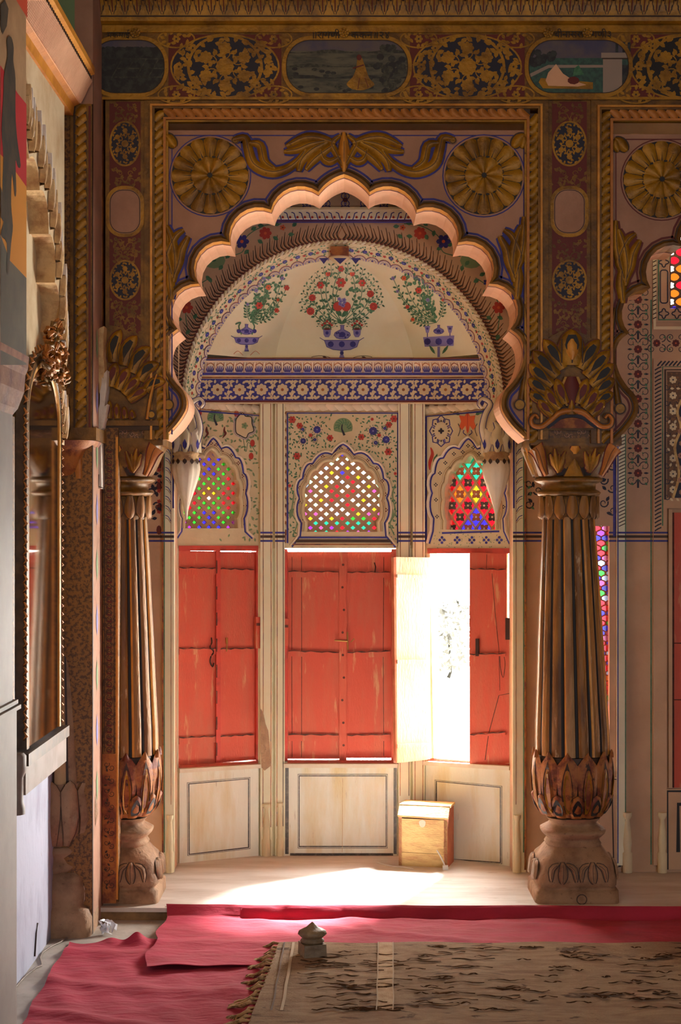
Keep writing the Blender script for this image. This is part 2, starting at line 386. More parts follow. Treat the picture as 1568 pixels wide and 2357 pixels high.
def rosette(mb, F, x, y, r, m, dark, w0, h=.012, n=16, n2=9):
    disc(mb, F, x, y, r*1.03, dark, w0, 40)
    for k in range(n):
        t = 2*pi*k/n
        sp = [(x+r*q*cos(t), y+r*q*sin(t)) for q in (.38,.55,.72,.86,.95,1.02)]
        W2 = [.36,.56,.74,.92,.96,.60]
        relief(mb, F, sp, lambda q: 2*pi*r/n*.5*1.86*W2[min(5,int(round(q*5)))], h*.6, m, w0+.002, None, ns=4)
        st(mb, F, [(x+r*q*cos(t), y+r*q*sin(t)) for q in (.5,.62,.78)], lambda q: 2.4*(1-q), dark, w0+.002+h*.62)
    disc(mb, F, x, y, r*.53, dark, w0+h*.62, 24)
    for k in range(n2):
        t = 2*pi*(k+.5)/n2
        sp = [(x+r*.5*q*cos(t), y+r*.5*q*sin(t)) for q in (.12,.4,.7,.88,1.0)]
        W2 = [.1,.40,.74,.86,.5]
        relief(mb, F, sp, lambda q: 2*pi*r*.5/n2*W2[min(4,int(round(q*4)))]*1.06, h*.6, m, w0+h*.66, None, ns=4)
    disc(mb, F, x, y, r*.07, dark, w0+h*1.3, 10); 
def scrollband(mb, F, x0, y0, x1, y1, m, cell, w=.001, horiz=True, flower=None, center=None, wd=2.2):
    """running arabesque: paired curls round a small flower"""
    L = (x1-x0) if horiz else (y1-y0); B = (y1-y0) if horiz else (x1-x0)
    n = max(1, int(round(L/cell))); c = L/n
    for i in range(n):
        u = (i+.5)*c
        cx, cy = (x0+u, (y0+y1)/2) if horiz else ((x0+x1)/2, y0+u)
        rr = min(B, c)
        for sx in (-1, 1):
            for sy in (-1, 1):
                a = (0 if sx > 0 else pi) if horiz else (pi/2 if sx > 0 else -pi/2)
                ox, oy = (sx*rr*.06, sy*rr*.04) if horiz else (sy*rr*.04, sx*rr*.06)
                hh = sx*sy if horiz else -sx*sy
                p = curl(mb, F, cx+ox, cy+oy, a, rr*.2, hh, wd, m, w)
                leaf(mb, F, p[4][0], p[4][1], atan2(p[4][1]-cy, p[4][0]-cx), rr*.2, rr*.13, m, w)
        if flower: flow(mb, F, cx, cy, rr*.16, 6, flower, center or m, w+.0003)
def scatter(mb, F, inside, box, n, items, w=.001, seed=1, sep=9):
    rnd = random.Random(seed); pts = []
    x0,y0,x1,y1 = box; tries = 0
    while len(pts) < n and tries < n*40:
        tries += 1
        x = x0+(x1-x0)*rnd.random(); y = y0+(y1-y0)*rnd.random()
        if not inside(x, y) or any((x-a)**2+(y-b)**2 < sep*sep for a, b in pts): continue
        pts.append((x, y)); items(rnd, x, y)
    return pts
def inpoly(poly):
    def f(x, y):
        c = False; N = len(poly)
        for i in range(N):
            a, b = poly[i], poly[i-1]
            if (a[1] > y) != (b[1] > y) and x < (b[0]-a[0])*(y-a[1])/(b[1]-a[1])+a[0]: c = not c
        return c
    return f

# ================================================================ THE SETTING
def struct(name, mb, **k): return mb.build(name, None, kind='structure', **k)
YB = .70                                     # front of the rear wall; the arcade stands at YA
YA = .06
mb = MB(); mb.box(-3, 9, -8, .6, -.1, 0, 'ground'); struct('floor', mb)
mb = MB()
a = [(-1.02,.02), (2.6,-.045), (2.6,.9), (-1.02,.9)]
bayp = [(-1.02,.70),(-.86,.70),(-.86,.92),(-.43,1.12),(.40,1.12),(.82,.86),(.82,.70),(2.6,.70)]
top = [(-1.02,.02),(2.6,-.045)]+bayp[::-1]
mb.ng([(x,y,.053) for x,y in top], 'platform')
mb.grid([[(x,y,0) for x,y in top[:2]],[(x,y,.040) for x,y in top[:2]]], 'riser')
mb.grid([[(x,y-.012,.036) for x,y in top[:2]],[(x,y-.012,.053) for x,y in top[:2]]], 'platform')
mb.ng([(top[0][0],top[0][1]-.012,.053),(top[1][0],top[1][1]-.012,.053),(*top[1],.053),(*top[0],.053)], 'platform')
mb.ng([(top[0][0],top[0][1]-.012,.036),(top[1][0],top[1][1]-.012,.036),(*top[1],.036),(*top[0],.036)], 'riser')
mb.ng([(x,y,.0) for x,y in top][::-1], 'riser')
Fp = lambda px, py: onfloor(px, py, .0536)
def jl(pts): 
    rows=[[Fp(x,y-.7) for x,y in pts],[Fp(x,y+.7) for x,y in pts]]; mb.grid(rows,'riser')
jl([(786,2090),(783,2040),(785,1980)]); jl([(380,2087),(560,2083),(786,2086),(1230,2092)])
struct('floor', mb)
mb = MB(); mb.box(-3, 9, -8, 2, 3.78, 3.9, 'gold2'); struct('ceiling', mb)
mb = MB(); mb.box(5.5, 5.7, -8, .86, 0, 3.78, 'beige'); struct('wall_right', mb)
# left wall: whitewashed below, old plaster above
mb = MB()
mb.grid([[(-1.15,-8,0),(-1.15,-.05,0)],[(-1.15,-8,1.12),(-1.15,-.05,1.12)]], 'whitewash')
mb.grid([[(-1.15,-8,1.12),(-1.15,-.05,1.12)],[(-1.15,-8,3.8),(-1.15,-.05,3.8)]], 'oldplaster')
mb.grid([[(-1.30,-8,0),(-1.30,.7,0)],[(-1.30,-8,3.8),(-1.30,.7,3.8)]], 'oldplaster')
struct('wall_left', mb)
# rear wall with the alcove arch, a slit and an upper window cut through it
Xc, Zc, RA = -.021, 2.157, .705
XL, XR = -.777, .738
mb = MB()
def wbox(x0, x1, z0, z1, m='beige'): mb.box(x0, x1, YB, YB+.16, z0, z1, m)
wbox(-1.4, XL, 0, 2.157); wbox(XR, 1.092, 0, 2.157)
wbox(1.092, 1.172, 0, .52); wbox(1.092, 1.172, 1.598, 2.157); wbox(1.172, 9, 0, 2.157)
F = lambda x, z, w: (x, YB+.16-w, z)
hole = [(Xc+RA*sin(t), Zc+RA*cos(t)) for t in [pi/2*k/20 for k in range(21)]]
P = [(1.0,3.8),(1.0,2.157)]+hole[::-1]+[(Xc,3.8)]
P2 = [(-1.4,3.8),(-1.4,2.157)]+[(2*Xc-x, z) for x, z in hole[::-1]]+[(Xc,3.8)]
for q in (P, P2):
    for ww in (0, .16): mb.ng([F(x,z,ww) for x,z in q], 'beige')
wbox(1.0, 1.437, 2.157, 3.8); wbox(1.437, 1.90, 2.157, 2.572); wbox(1.437, 1.90, 2.95, 3.8); wbox(1.90, 9, 2.157, 3.8)
rows = [[(Xc+RA*sin(t), YB+.16*q, Zc+RA*cos(t)) for t in [-pi/2+pi*k/40 for k in range(41)]] for q in (0,1)]
mb.grid(rows, 'cream')
struct('wall_rear', mb)
# alcove walls: three facets, each with window opening
FLp = [(-.80,.891),(-.425,1.077)]; FRp = [(.378,1.077),(.76,.83)]
FC = PL(1.077); FL = FA(*FLp); FR = FA(*FRp)
def arch_s(cx, x0, x1, ytop, yb, k=1.0, n=6, sk=0):
    """small cusped outline, starts at apex, right side down, bottom, left side up (7 lobes)"""
    hw = (x1-x0)/2; H = yb-ytop
    cus = [(0,0),(.23,.11),(.65,.21),(.87,.38),(.94,.60)]
    mids = [(.12,.035),(.46,.105),(.81,.26),(.985,.49)]
    r = []
    for i in range(4):
        a = arc3(cus[i], mids[i], cus[i+1], n); r += a[:-1]
    r += arc3((.94,.60),(.99,.70),(.90,.87),n)[:-1]+[(.90,.87),(.92,1.0)]
    R_ = [(cx+x*hw, ytop+y*H) for x, y in r]; L_ = [(cx-x*hw, ytop+y*H) for x, y in r[1:]][::-1]
    return R_+L_
WIN = {}
WIN['L'] = dict(F=FL, glass=arch_s(487, 421, 553, 1036, 1216), x=(404,600), cut=(411,594), op=(1262,1762))
WIN['C'] = dict(F=FC, glass=arch_s(788, 700, 875, 1046, 1224), x=(597,978), cut=(656,912), op=(1262,1754))
WIN['R'] = dict(F=FR, glass=arch_s(1084, 1026, 1148, 1048, 1219), x=(978,1190), cut=(985,1176), op=(1274,1757))
for key, nm, d in (('L','wall_alcove_left',WIN['L']),('C','wall_alcove_rear',WIN['C']),('R','wall_alcove_right',WIN['R'])):
    F = d['F']; mb = MB(); x0, x1 = d['x']; c0, c1 = d['cut']; o0, o1 = d['op']
    if key == 'L': x0 = 380
    if key == 'R': x1 = 1205
    holed(mb, F, (c0, 930, c1, o0), d['glass'], -.08, 0, 'cream')
    for r in ((x0,800,x1,930),(x0,930,c0,o0),(c1,930,x1,o0),(x0,o0,c0,o1),(c1,o0,x1,o1),(x0,o1,x1,2035)):
        ext(mb, F, rect(*r), -.08, 0, 'lime' if r[3] > 1300 else 'cream', back=True)
    struct(nm, mb)
# side jambs and the roof over the alcove
mb = MB(); mb.box(-.95,-.80,YB+.1,1.1,0,2.5,'lime'); struct('wall_jamb_left', mb)
mb = MB(); mb.box(.762,.92,YB+.1,1.0,0,2.5,'lime'); struct('wall_jamb_right', mb)
mb = MB(); mb.box(-1.0,1.0,YB+.13,1.5,2.98,3.1,'cream'); mb.box(-1.0,1.0,1.35,1.5,2.36,2.98,'cream')
mb.box(-1.0,-.85,YB+.13,1.4,2.36,2.98,'cream'); mb.box(.85,1.0,YB+.13,1.4,2.36,2.98,'cream')
mb.box(-1.0,-.7,YB+.16,1.5,2.36,2.42,'cream'); mb.box(.7,1.0,YB+.16,1.5,2.36,2.42,'cream'); mb.box(-1,1,1.1,1.5,2.36,2.42,'cream'); struct('ceiling_alcove', mb)

# ================================================================ ARCADE: cusped arches
XM = 792
half = []
for p, m_, q in (((792,402),(826,418),(851,443)),((851,443),(906,431),(960,484)),((960,484),(1027,490),(1055,559)),
                 ((1055,559),(1121,577),(1126,654)),((1126,654),(1186,688),(1175,758))):
    half += arc3(p, m_, q, 8)[:-1]
half += cat([(1175,758),(1198,778),(1207,812),(1198,850),(1180,880),(1162,900),(1154,924),(1158,948),(1178,978),(1200,1000),(1213,1012)], 3)
def profile(cx, dy, s=1.0):
    r = [(cx+(x-XM)*s, y+dy) for x, y in half]
    l = [(cx-(x-XM)*s, y+dy) for x, y in half[1:]][::-1]
    return l+r                                   # left foot -> apex -> right foot
FA0 = PL(YA)
TH = .35
def cusped_arch(cx, dy, ox0, ox1, ix0, ix1, label, flip_detail):
    t = thing('cusped_arch', label, 'arch', W(cx, 1010, YA), group='cusped arches of the arcade')
    pr = profile(cx, dy)
    # body: front ngon built in two halves
    mb = MB(); n = len(pr)//2
    F = lambda x, y, w=0.: (FA0(x, y, 0)[0], YA+TH-w, FA0(x, y, 0)[2])
    top = 300+dy
    xL, xR = (ix0, ix1)
    yb = 1012+dy
    Lh = [(xL,top),(xL,yb)]+pr[:n+1]+[(cx,top)]
    Rh = [(cx,top)]+pr[n:]+[(xR,yb),(xR,top)]
    if pr[0][0] < xL: Lh = [(xL,top)]+[p for p in pr[:n+1] if p[0] >= xL]+[(cx,top)]
    for q in (Lh, Rh):
        mb.ng([F(x,y,TH) for x,y in q], 'pink'); mb.ng([F(x,y,0) for x,y in q][::-1], 'cream')
    mb.build('spandrel', t)
    # reveal with its painted stripes, front to back
    mb = MB()
    def rev(a, b, m): mb.grid([[F(x,y,TH*(1-a)) for x,y in pr],[F(x,y,TH*(1-b)) for x,y in pr]], m)
    warm = flip_detail
    if warm:
        rev(-.03,.16,'goldl'); rev(.16,.22,'dred'); rev(.22,1,'rose')
    else:
        rev(-.03,.45,'gold'); rev(.45,.50,'dred'); rev(.50,1,'rose')
    mb.build('intrados', t)
    mb = MB()
    out = off(pr, -15)
    G = lambda x, y, w=0.: (FA0(x,y,0)[0], YA-w, FA0(x,y,0)[2])
    mb.grid([[G(x,y,.010) for x,y in pr],[G(x,y,.014) for x,y in off(pr,-7)],[G(x,y,.002) for x,y in out]], 'gold2')
    st(mb, G, off(pr, -13), 3, 'brown', .012)
    mb.build('arch_edge_moulding', t)
    mb = MB()
    st(mb, G, off(pr, -20), 5, 'blue' if warm else 'dred', .001)
    mb.build('outline', t)
    # rosettes
    for sx in (-1, 1):
        x = cx+sx*(308 if sx < 0 else 322); y = 405+dy
        r = 86 if sx < 0 else 87
        if not (150 < x < 1700): continue
        mb = MB()
        disc(mb, G, x, y, r*1.10, 'blue' if warm else 'dred', .001, 40); disc(mb, G, x, y, r*1.07, 'pink', .0015, 40)
        rosette(mb, G, x, y, r, 'gold', 'black', .002)
        mb.build('rosette', t)
    # acanthus scrolls above the apex
    for sx in (-1, 1):
        if cx+sx*100 > 1620: continue
        mb = MB(); f = lambda pts: [(cx+sx*(x-XM), y+dy) for x, y in pts]
        def A(pts, wd, h=.016, m='gold'): relief(mb, G, cat(f(pts), 4), wd, h, m, .002, 'blue' if warm else 'dred', 4, mid='brown', mw=1.4)
        bell = lambda a: (lambda t: a*(.22+.78*sin(pi*min(1,.12+.8*t)))) 
        A([(1046,322),(1020,318),(1012,345),(1000,378),(965,396),(930,392),(900,372),(880,345)], bell(26))
        A([(1010,330),(985,335),(975,372),(950,390)], bell(22))
        A([(812,330),(850,318),(885,318),(925,338)], bell(24))
        A([(830,325),(868,332),(900,345),(930,350)], bell(22))
        A([(830,328),(865,345),(890,370),(896,396)], bell(26))
        A([(815,335),(845,355),(865,372),(880,392)], bell(22))
        A([(800,360),(822,372),(838,366),(846,344)], bell(20))
        A([(793,385),(812,350),(820,330),(800,312)], bell(18))
        disc(mb, G, cx+sx*250, 324+dy, 9, 'gold', .012, 12); ring(mb, G, cx+sx*250, 324+dy, 7, 2, 'brown', .013)
        mb.build('acanthus_scroll', t)
    mb = MB()
    relief(mb, G, [(cx,398+dy),(cx,375+dy),(cx,350+dy),(cx,328+dy),(cx,306+dy)], lambda t: 8+20*sin(pi*t)**1.5, .02, 'goldl', .004, 'brown', 2, mid='brown')
    mb.build('bud_finial', t)
    # side leaves rising at the frame, and corner leaves
    for sx in (-1, 1):
        if cx+sx*390 > 1640: continue
        mb = MB(); f = lambda pts: [(cx+sx*(x-XM), y+dy) for x, y in pts]
        def A(pts, wd, h=.016): relief(mb, G, cat(f(pts), 4), wd, h, 'gold', .002, 'blue' if warm else 'dred', 4, mid='brown', mw=1.4)
        bell = lambda a: (lambda t: a*(.25+.75*sin(pi*min(1,.1+.8*t))))
        A([(1186,640),(1196,600),(1204,560),(1206,500)], bell(22))
        A([(1184,650),(1180,605),(1186,560),(1200,520)], bell(24))
        A([(1184,640),(1172,605),(1166,575),(1150,545)], bell(24))
        A([(1190,620),(1200,590),(1180,545),(1160,530)], bell(20))
        A([(1190,690),(1192,660),(1194,640),(1192,610)], bell(26))
        mb.build('side_leaf', t)
        mb = MB()
        relief(mb, G, cat(f([(1208,310),(1196,318),(1186,332),(1180,340)]), 3), lambda q: 6+18*sin(pi*q), .014, 'gold', .002, 'brown', 3)
        relief(mb, G, cat(f([(1206,312),(1206,326),(1200,342)]), 3), lambda q: 5+14*sin(pi*q), .014, 'gold', .002, 'brown', 3)
        mb.build('corner_leaf', t)
        # long stem and ball beside the arch foot
        mb = MB()
        relief(mb, G, cat(f([(1208,700),(1214,760),(1212,830),(1206,880),(1200,920)]), 4), lambda q: 5+9*q, .012, 'gold2', .002, 'brown', 2)
        disc(mb, G, cx+sx*(1196-XM), 932+dy, 13, 'gold', .012, 14); ring(mb, G, cx+sx*(1196-XM), 932+dy, 12, 3, 'brown', .013)
        mb.build('stem_with_ball', t)
    st_mb = MB(); st(st_mb, G, [(ix0+8, 1000+dy),(ix0+8, 312+dy),(ix1-8,312+dy),(ix1-8,1000+dy)], 3.5, 'blue' if warm else 'dred', .0012)
    st_mb.build('field_line', t)
    # frame: gilt bands and rope moulding
    mb = MB()
    def band(o0, o1, w0, w1, m):
        a0, a1 = o0; b0, b1 = o1
        ya, yb_ = a1, b1
        for r in (rect(a0, ya, 2*((ix0+ix1)/2)-a0, yb_),): pass
    def U(o, i, w1, m, sm=None):                # an upside-down U between insets o and i from the outer edge
        X0, X1, Y0 = ox0+o, ox1-o, 228+dy*.3+o
        x0, x1, y0 = ox0+i, ox1-i, 228+dy*.3+i*.98
        for q in ([(X0,Y0),(X1,Y0),(x1,y0),(x0,y0)], [(X0,Y0),(x0,y0),(x0,yb),(X0,yb)], [(x1,y0),(X1,Y0),(X1,yb),(x1,yb)]):
            ext(mb, G, q, -.02, w1, m, sm)
    U(0, 14, .012, 'gold2'); U(14, 19, .024, 'goldl'); U(19, 24, .016, 'gold2'); 
    U(44, 50, .020, 'goldp'); U(50, ix0-ox0, .012, 'gold'); 
    mb.build('frame', t)
    mb = MB()
    X0, X1, Y0 = ox0+34, ox1-34, 228+dy*.3+34
    if X0 < 1600: rope(mb, G, (X0, yb), (X0, Y0), 22, 21, .014, 'gold', 'black', .006, base='brown')
    if X1 < 1700: rope(mb, G, (X1, Y0), (X1, yb), 22, 21, .014, 'gold', 'black', .006, base='brown')
    rope(mb, G, (X0+8, Y0), ((X0+X1)/2, Y0), 22, 22, .014, 'goldp', 'black', .006, base='brown')
    rope(mb, G, (min(X1-8, 2300), Y0), ((X0+X1)/2, Y0), 22, -22 if 0 else 22, .014, 'goldp', 'black', .006, base='brown')
    mb.build('rope_moulding', t)
    return t
cusped_arch(792, 0, 333, 1262, 388, 1214, 'nearer cusped arch in full view, gilt rosettes and scrolls on pink spandrels', True)
cusped_arch(1831, 9, 1360, 2304, 1410, 2252, 'second cusped arch cut off by the right edge of the photo', False)

# painted upright panels between the arches
def scrollpanel(mb, G, x0, x1, y0, y1, redg, seed, med=True):
    rnd = random.Random(seed)
    pg(mb, G, rect(x0, y0, x1, y1), 'dred' if redg else 'black', .001)
    W_ = x1-x0; y = y0
    n = int((y1-y0)/(W_*.36)); c = (y1-y0)/max(1,n)
    for i in range(n):
        cy = y0+(i+.5)*c
        for sx in (-1,1):
            p = curl(mb, G, (x0+x1)/2+sx*2, cy+c*.35, -pi/2, W_*.17, sx*1, 2.6, 'gold2', .0018, 1.15, 12)
            for k in range(0, 12, 2):
                leaf(mb, G, p[k][0], p[k][1], rnd.random()*6.28, W_*.12, W_*.09, 'gold2', .0022)
            for k in range(7): leaf(mb, G, (x0+x1)/2+sx*W_*(.06+.40*rnd.random()), cy+c*(rnd.random()-.5), rnd.random()*6.28, W_*.15, W_*.09, 'gold2', .0021)
            p = curl(mb, G, (x0+x1)/2+sx*W_*.25, cy-c*.1, -pi/2, W_*.09, -sx, 2.2, 'gold2', .0018, 1.1, 10)
            flow(mb, G, (x0+x1)/2+sx*W_*.3, cy-c*.3, W_*.07, 5, 'gold2', 'brown', .002)
def medallion(mb, G, cx, cy, rx, ry, ground='navy', n=12):
    disc(mb, G, cx, cy, rx, ground, .0025, 36, ry)
    ring(mb, G, cx, cy, rx*.97, 4.5, 'gold', .003, 36, ry*.97)
    flow(mb, G, cx, cy, rx*.28, 12, 'gold', 'gold', .0035, 0, .3)
    for k in range(6):
        t = 2*pi*(k+.5)/6; x, y = cx+rx*.58*cos(t), cy+ry*.58*sin(t)
        st(mb, G, arc3((cx+rx*.25*cos(t), cy+ry*.25*sin(t)), (cx+rx*.45*cos(t+.3), cy+ry*.45*sin(t+.3)), (x, y), 5), 2.4, 'gold', .0033)
        flow(mb, G, x, y, rx*.19, 8, 'gold', 'gold', .0036, 0, .36)
        for j in range(7):
            a = t+(j-3)*.17; rr = .82+.06*cos(j*2.1)
            leaf(mb, G, cx+rx*rr*cos(a), cy+ry*rr*sin(a), a+1.2+j, rx*.21, rx*.13, 'gold', .0034)
            leaf(mb, G, cx+rx*.42*cos(a), cy+ry*.42*sin(a), a+j*1.4, rx*.19, rx*.11, 'gold', .0034)
def painted_pilaster(x0, x1, dyo, label, ybot=990):
    t = thing('painted_pilaster', label, 'pilaster', W((x0+x1)/2, ybot, YA), group='painted pilasters between the arches')
    mb = MB(); G = PL(YA)
    ext(mb, G, rect(x0, 231, x1, ybot), -.30, .004, 'gold2', back=True)
    G = PL(YA-.004); m0, m1 = x0+9, x1-9; cx = (x0+x1)/2; hw = (m1-m0)/2
    scrollpanel(mb, G, m0, m1, 234, 278, True, 1)
    scrollpanel(mb, G, m0, m1, 380, 428, True, 2)
    scrollpanel(mb, G, m0, m1, 545, 600, True, 3)
    scrollpanel(mb, G, m0, m1, 690, 770, True, 4)
    pg(mb, G, rect(m0, 278, m1, 380), 'dred', .0006); medallion(mb, G, cx, 331, hw*.97, 52)
    pg(mb, G, rect(m0, 600, m1, 690), 'dred', .0006); medallion(mb, G, cx, 645, hw*.97, 46)
    mb.build('painted_panel', t)
    mb = MB()
    def rr(x0, y0, x1, y1, r):
        P = []
        for (ax, ay, a) in ((x1-r,y0+r,-pi/2),(x1-r,y1-r,0),(x0+r,y1-r,pi/2),(x0+r,y0+r,pi)):
            P += [(ax+r*cos(a+pi/2*k/6), ay+r*sin(a+pi/2*k/6)) for k in range(7)]
        return P
    P = rr(cx-40, 432, cx+40, 542, 34)
    pg(mb, G, rect(m0, 428, m1, 545), 'dred', .0006)
    pg(mb, G, P, 'pink', .003); st(mb, G, P, 8, 'gold', .0035, True); st(mb, G, off(P, 6, True), 1.6, 'brown', .004, True)
    mb.build('blank_cartouche', t)
    return t
painted_pilaster(243, 333, 0, 'painted pilaster in the left corner of the arcade, blank oval in its middle', 980)
painted_pilaster(1262, 1360, 0, 'painted pilaster over the free-standing column, between the two arches', 780)

# ---------------------------------------------------------------- frieze over the arches
G = PL(.04)
t = thing('painted_frieze', 'dark painted frieze of medallions and little landscape scenes above the arches', 'frieze', W(800, 232, .04))
mb = MB(); ext(mb, G, rect(236, 62, 2300, 227), -.34, 0, 'gold2', back=True)
ext(mb, G, rect(236, 60, 2300, 76), 0, .012, 'gold'); ext(mb, G, rect(236, 224, 2300, 230), 0, .008, 'gold')
mb.build('frieze_ground', t)
def rrect(x0, y0, x1, y1, r):
    P = []
    for (ax, ay, a) in ((x1-r,y0+r,-pi/2),(x1-r,y1-r,0),(x0+r,y1-r,pi/2),(x0+r,y0+r,pi)):
        P += [(ax+r*cos(a+pi/2*k/8), ay+r*sin(a+pi/2*k/8)) for k in range(9)]
    return P
def between(x0, x1, dark='navy'):
    mb = MB(); cx = (x0+x1)/2
    pg(mb, G, rect(x0, 80, x1, 228), 'dred', .001)
    rnd = random.Random(int(x0))
    # oval lobes of blue ground left and right of the wheel
    disc(mb, G, cx, 154, 126, dark, .0015, 40, 76)
    ring(mb, G, cx, 154, 124, 4, 'gold', .002, 40, 74)
    medallion(mb, G, cx, 154, 88, 74, dark)
    ring(mb, G, cx, 154, 84, 6, 'gold', .0034, 40, 72)
    for sx in (-1, 1):
        for sy in (-1, 1):
            ex, ey = cx+sx*112, 154+sy*64
            ring(mb, G, ex, ey, 42, 3.4, 'gold', .002, 24, 20)
            flow(mb, G, ex, ey, 10, 6, 'gold', 'brown', .0024)
            for k in range(12):
                a = 2*pi*k/12; leaf(mb, G, ex+26*cos(a), ey+10*sin(a), a+rnd.random()*2, 14, 8, 'gold', .0024)
        for k in range(13):
            a = (k-6)*.2; px_, py_ = cx+sx*106*cos(a), 154+60*sin(a)
            leaf(mb, G, px_, py_, rnd.random()*6.28, 19, 12, 'gold', .0024); leaf(mb, G, px_+sx*7, py_+4, rnd.random()*6.28, 17, 10, 'gold', .0024); leaf(mb, G, px_-sx*7, py_-4, rnd.random()*6.28, 15, 9, 'gold', .0024)
            if k % 4 == 2: flow(mb, G, px_, py_, 10, 6, 'gold', 'brown', .0026)
    return mb.build('floral_wheel', t)
between(388, 648); between(944, 1208); between(1452, 1700, 'black'); 
def cartouche(x0, x1, kind):
    mb = MB(); P = rrect(x0, 88, x1, 220, 60)
    def clip(poly):   # Sutherland-Hodgman against the rounded frame
        out = poly; C = P; N = len(C)
        for i in range(N):
            a, b = C[i], C[(i+1) % N]; inp = out; out = []
            if not inp: break
            def side(p): return (b[0]-a[0])*(p[1]-a[1])-(b[1]-a[1])*(p[0]-a[0])
            for j in range(len(inp)):
                p, q = inp[j-1], inp[j]; sp_, sq = side(p), side(q)
                if (sp_ >= 0) != (sq >= 0):
                    k = sp_/(sp_-sq); out.append((p[0]+(q[0]-p[0])*k, p[1]+(q[1]-p[1])*k))
                if sq >= 0: out.append(q)
        return out
    def put(poly, m, w_):
        c = clip(poly)
        if len(c) > 2: pg(mb, G, c, m, w_)
    cx = (x0+x1)/2
    if kind == 'garden':
        put(rect(x0,88,x1,220), 'scene1', .002); put(rect(x0,88,x1,112), 'sceneSky', .0022)
        rnd = random.Random(3)
        for k in range(16): put([(x0+k*11+8*cos(a), 112+6*sin(a)+rnd.random()*3) for a in [2*pi*j/8 for j in range(8)]], 'scene1', .0025)
        for yy in (136, 158, 178): put([(258+(178-yy)*.5, yy-1.5),(x1+20, yy-1.5),(x1+20, yy+1.5),(257+(178-yy)*.5, yy+1.5)], 'sceneTree', .003)
        for k in range(6):
            xx = 258+k*28; put([(xx-1.5,178),(xx+22,136),(xx+25,136),(xx+1.5,178)], 'sceneTree', .003)
    elif kind == 'field':
        put(rect(x0,88,x1,220), 'scene2', .002); put(rect(x0,88,x1,118), 'sceneSky', .0022)
        for k, (yy, m_) in enumerate(((118,'sceneTree'),(134,'scene2'),(150,'sceneTree'),(176,'scene1'))):
            put([(x0, yy)]+[(x0+(x1-x0)*j/10, yy+4*sin(j*1.3+k)) for j in range(11)]+[(x1, yy+5),(x0, yy+5)], m_, .0025+.0001*k)
        rnd = random.Random(5)
        for k in range(40):
            a, r_ = rnd.random()*6.28, rnd.random(); xx, yy = 895+36*r_*cos(a), 160+55*r_*sin(a)
            put([(xx+9*cos(q), yy+8*sin(q)) for q in [2*pi*j/7 for j in range(7)]], 'sceneTree' if k % 2 else 'scene1', .003+.00005*k)
        for k in range(26):
            xx, yy = x0+10+rnd.random()*190, 150+rnd.random()*60
            put([(xx+7*cos(q), yy+4*sin(q)) for q in [2*pi*j/7 for j in range(7)]], 'scene1' if k % 3 else 'sceneTree', .003)
        # seated figure in a wide golden skirt
        put(cat([(828,128),(836,140),(842,158),(850,180),(862,196),(838,208),(812,206),(798,194),(812,178),(820,158),(822,140)],3,True), 'gold', .0045)
        put([(827+6*cos(q),133+7*sin(q)) for q in [2*pi*j/9 for j in range(9)]], 'dred', .005)
        st(mb, G, [(828,180),(824,206)], 1.5, 'dred', .005); st(mb, G, [(840,180),(848,202)], 1.5, 'dred', .005); st(mb, G, [(812,158),(838,150)], 3, 'dred', .005)
    else:
        put(rect(x0,88,x1,220), 'scenePool', .002); put(rect(x0,88,x1,134), 'sceneSky', .0022)
        rnd = random.Random(8)
        for k in range(22): 
            xx, yy = 1216+rnd.random()*58, 118+rnd.random()*30
            put([(xx+9*cos(q), yy+8*sin(q)) for q in [2*pi*j/7 for j in range(7)]], 'scene1', .003)
        put([(1216,172),(1262,150),(1390,150),(1390,156),(1264,157),(1216,181)], 'sceneWhite', .0035)
        put([(1240,190),(1245,180),(1365,190),(1365,206),(1250,204)], 'gold', .004)
        put([(1256,186),(1262,168),(1280,148),(1296,170),(1320,186),(1350,196),(1330,200),(1262,198)], 'rose', .0045)
        put([(1320+14*cos(q),186+9*sin(q)) for q in [2*pi*j/9 for j in range(9)]], 'dred', .005)
        put([(1332,150),(1344,172),(1318,176),(1322,158)], 'green', .0045)
        put(rect(1388,130,1432,220), 'sceneWhite', .004); put(rect(1384,122,1456,134), 'sceneWhite', .0045); put(rect(1432,150,1456,205), 'scene1', .004)
        put(rect(1386,134,1450,137), 'brown', .005)
        for k in (1420, 1436, 1448): st(mb, G, [(k,98),(k,121)], 6, 'scene1', .004)
    st(mb, G, P, 9, 'gold', .006, True); st(mb, G, off(P,5.5,True), 1.5, 'brown', .0064, True)
    mb.build('painted_scene', t)
cartouche(195 if 0 else 205, 384, 'garden'); cartouche(654, 944, 'field'); cartouche(1212, 1452, 'pool')
def text(body, px, py, size, name='inscription'):
    c = bpy.data.curves.new(name, 'FONT'); c.body = body; c.size = size; c.extrude = .0004
    c.materials.append(M['black'])
    tmp = bpy.data.objects.new('tmp', c); COL.objects.link(tmp); bpy.context.view_layer.update()
    me = bpy.data.meshes.new_from_object(tmp); bpy.data.objects.remove(tmp)
    o = bpy.data.objects.new(name, me); COL.objects.link(o); o.parent = t
    p = Vector(W(px, py, .04-.0135)); o.location = p-t.location; o.rotation_euler = (pi/2, 0, 0)
    return o
text('॥रागणी', 716, 88, .042); text('ककन॥२४', 808, 88, .042); text('बीनासरा', 1276, 86, .040); text('गणी३', 1362, 86, .040); text('मकमाई१०', 246, 86, .034)
for x in (312, 792, 1262, 1352):
    mb = MB(); rosette(mb, PL(.03), x, 76, 11, 'gold', 'brown', .004, .004, 8, 5); mb.build('small_boss', t)
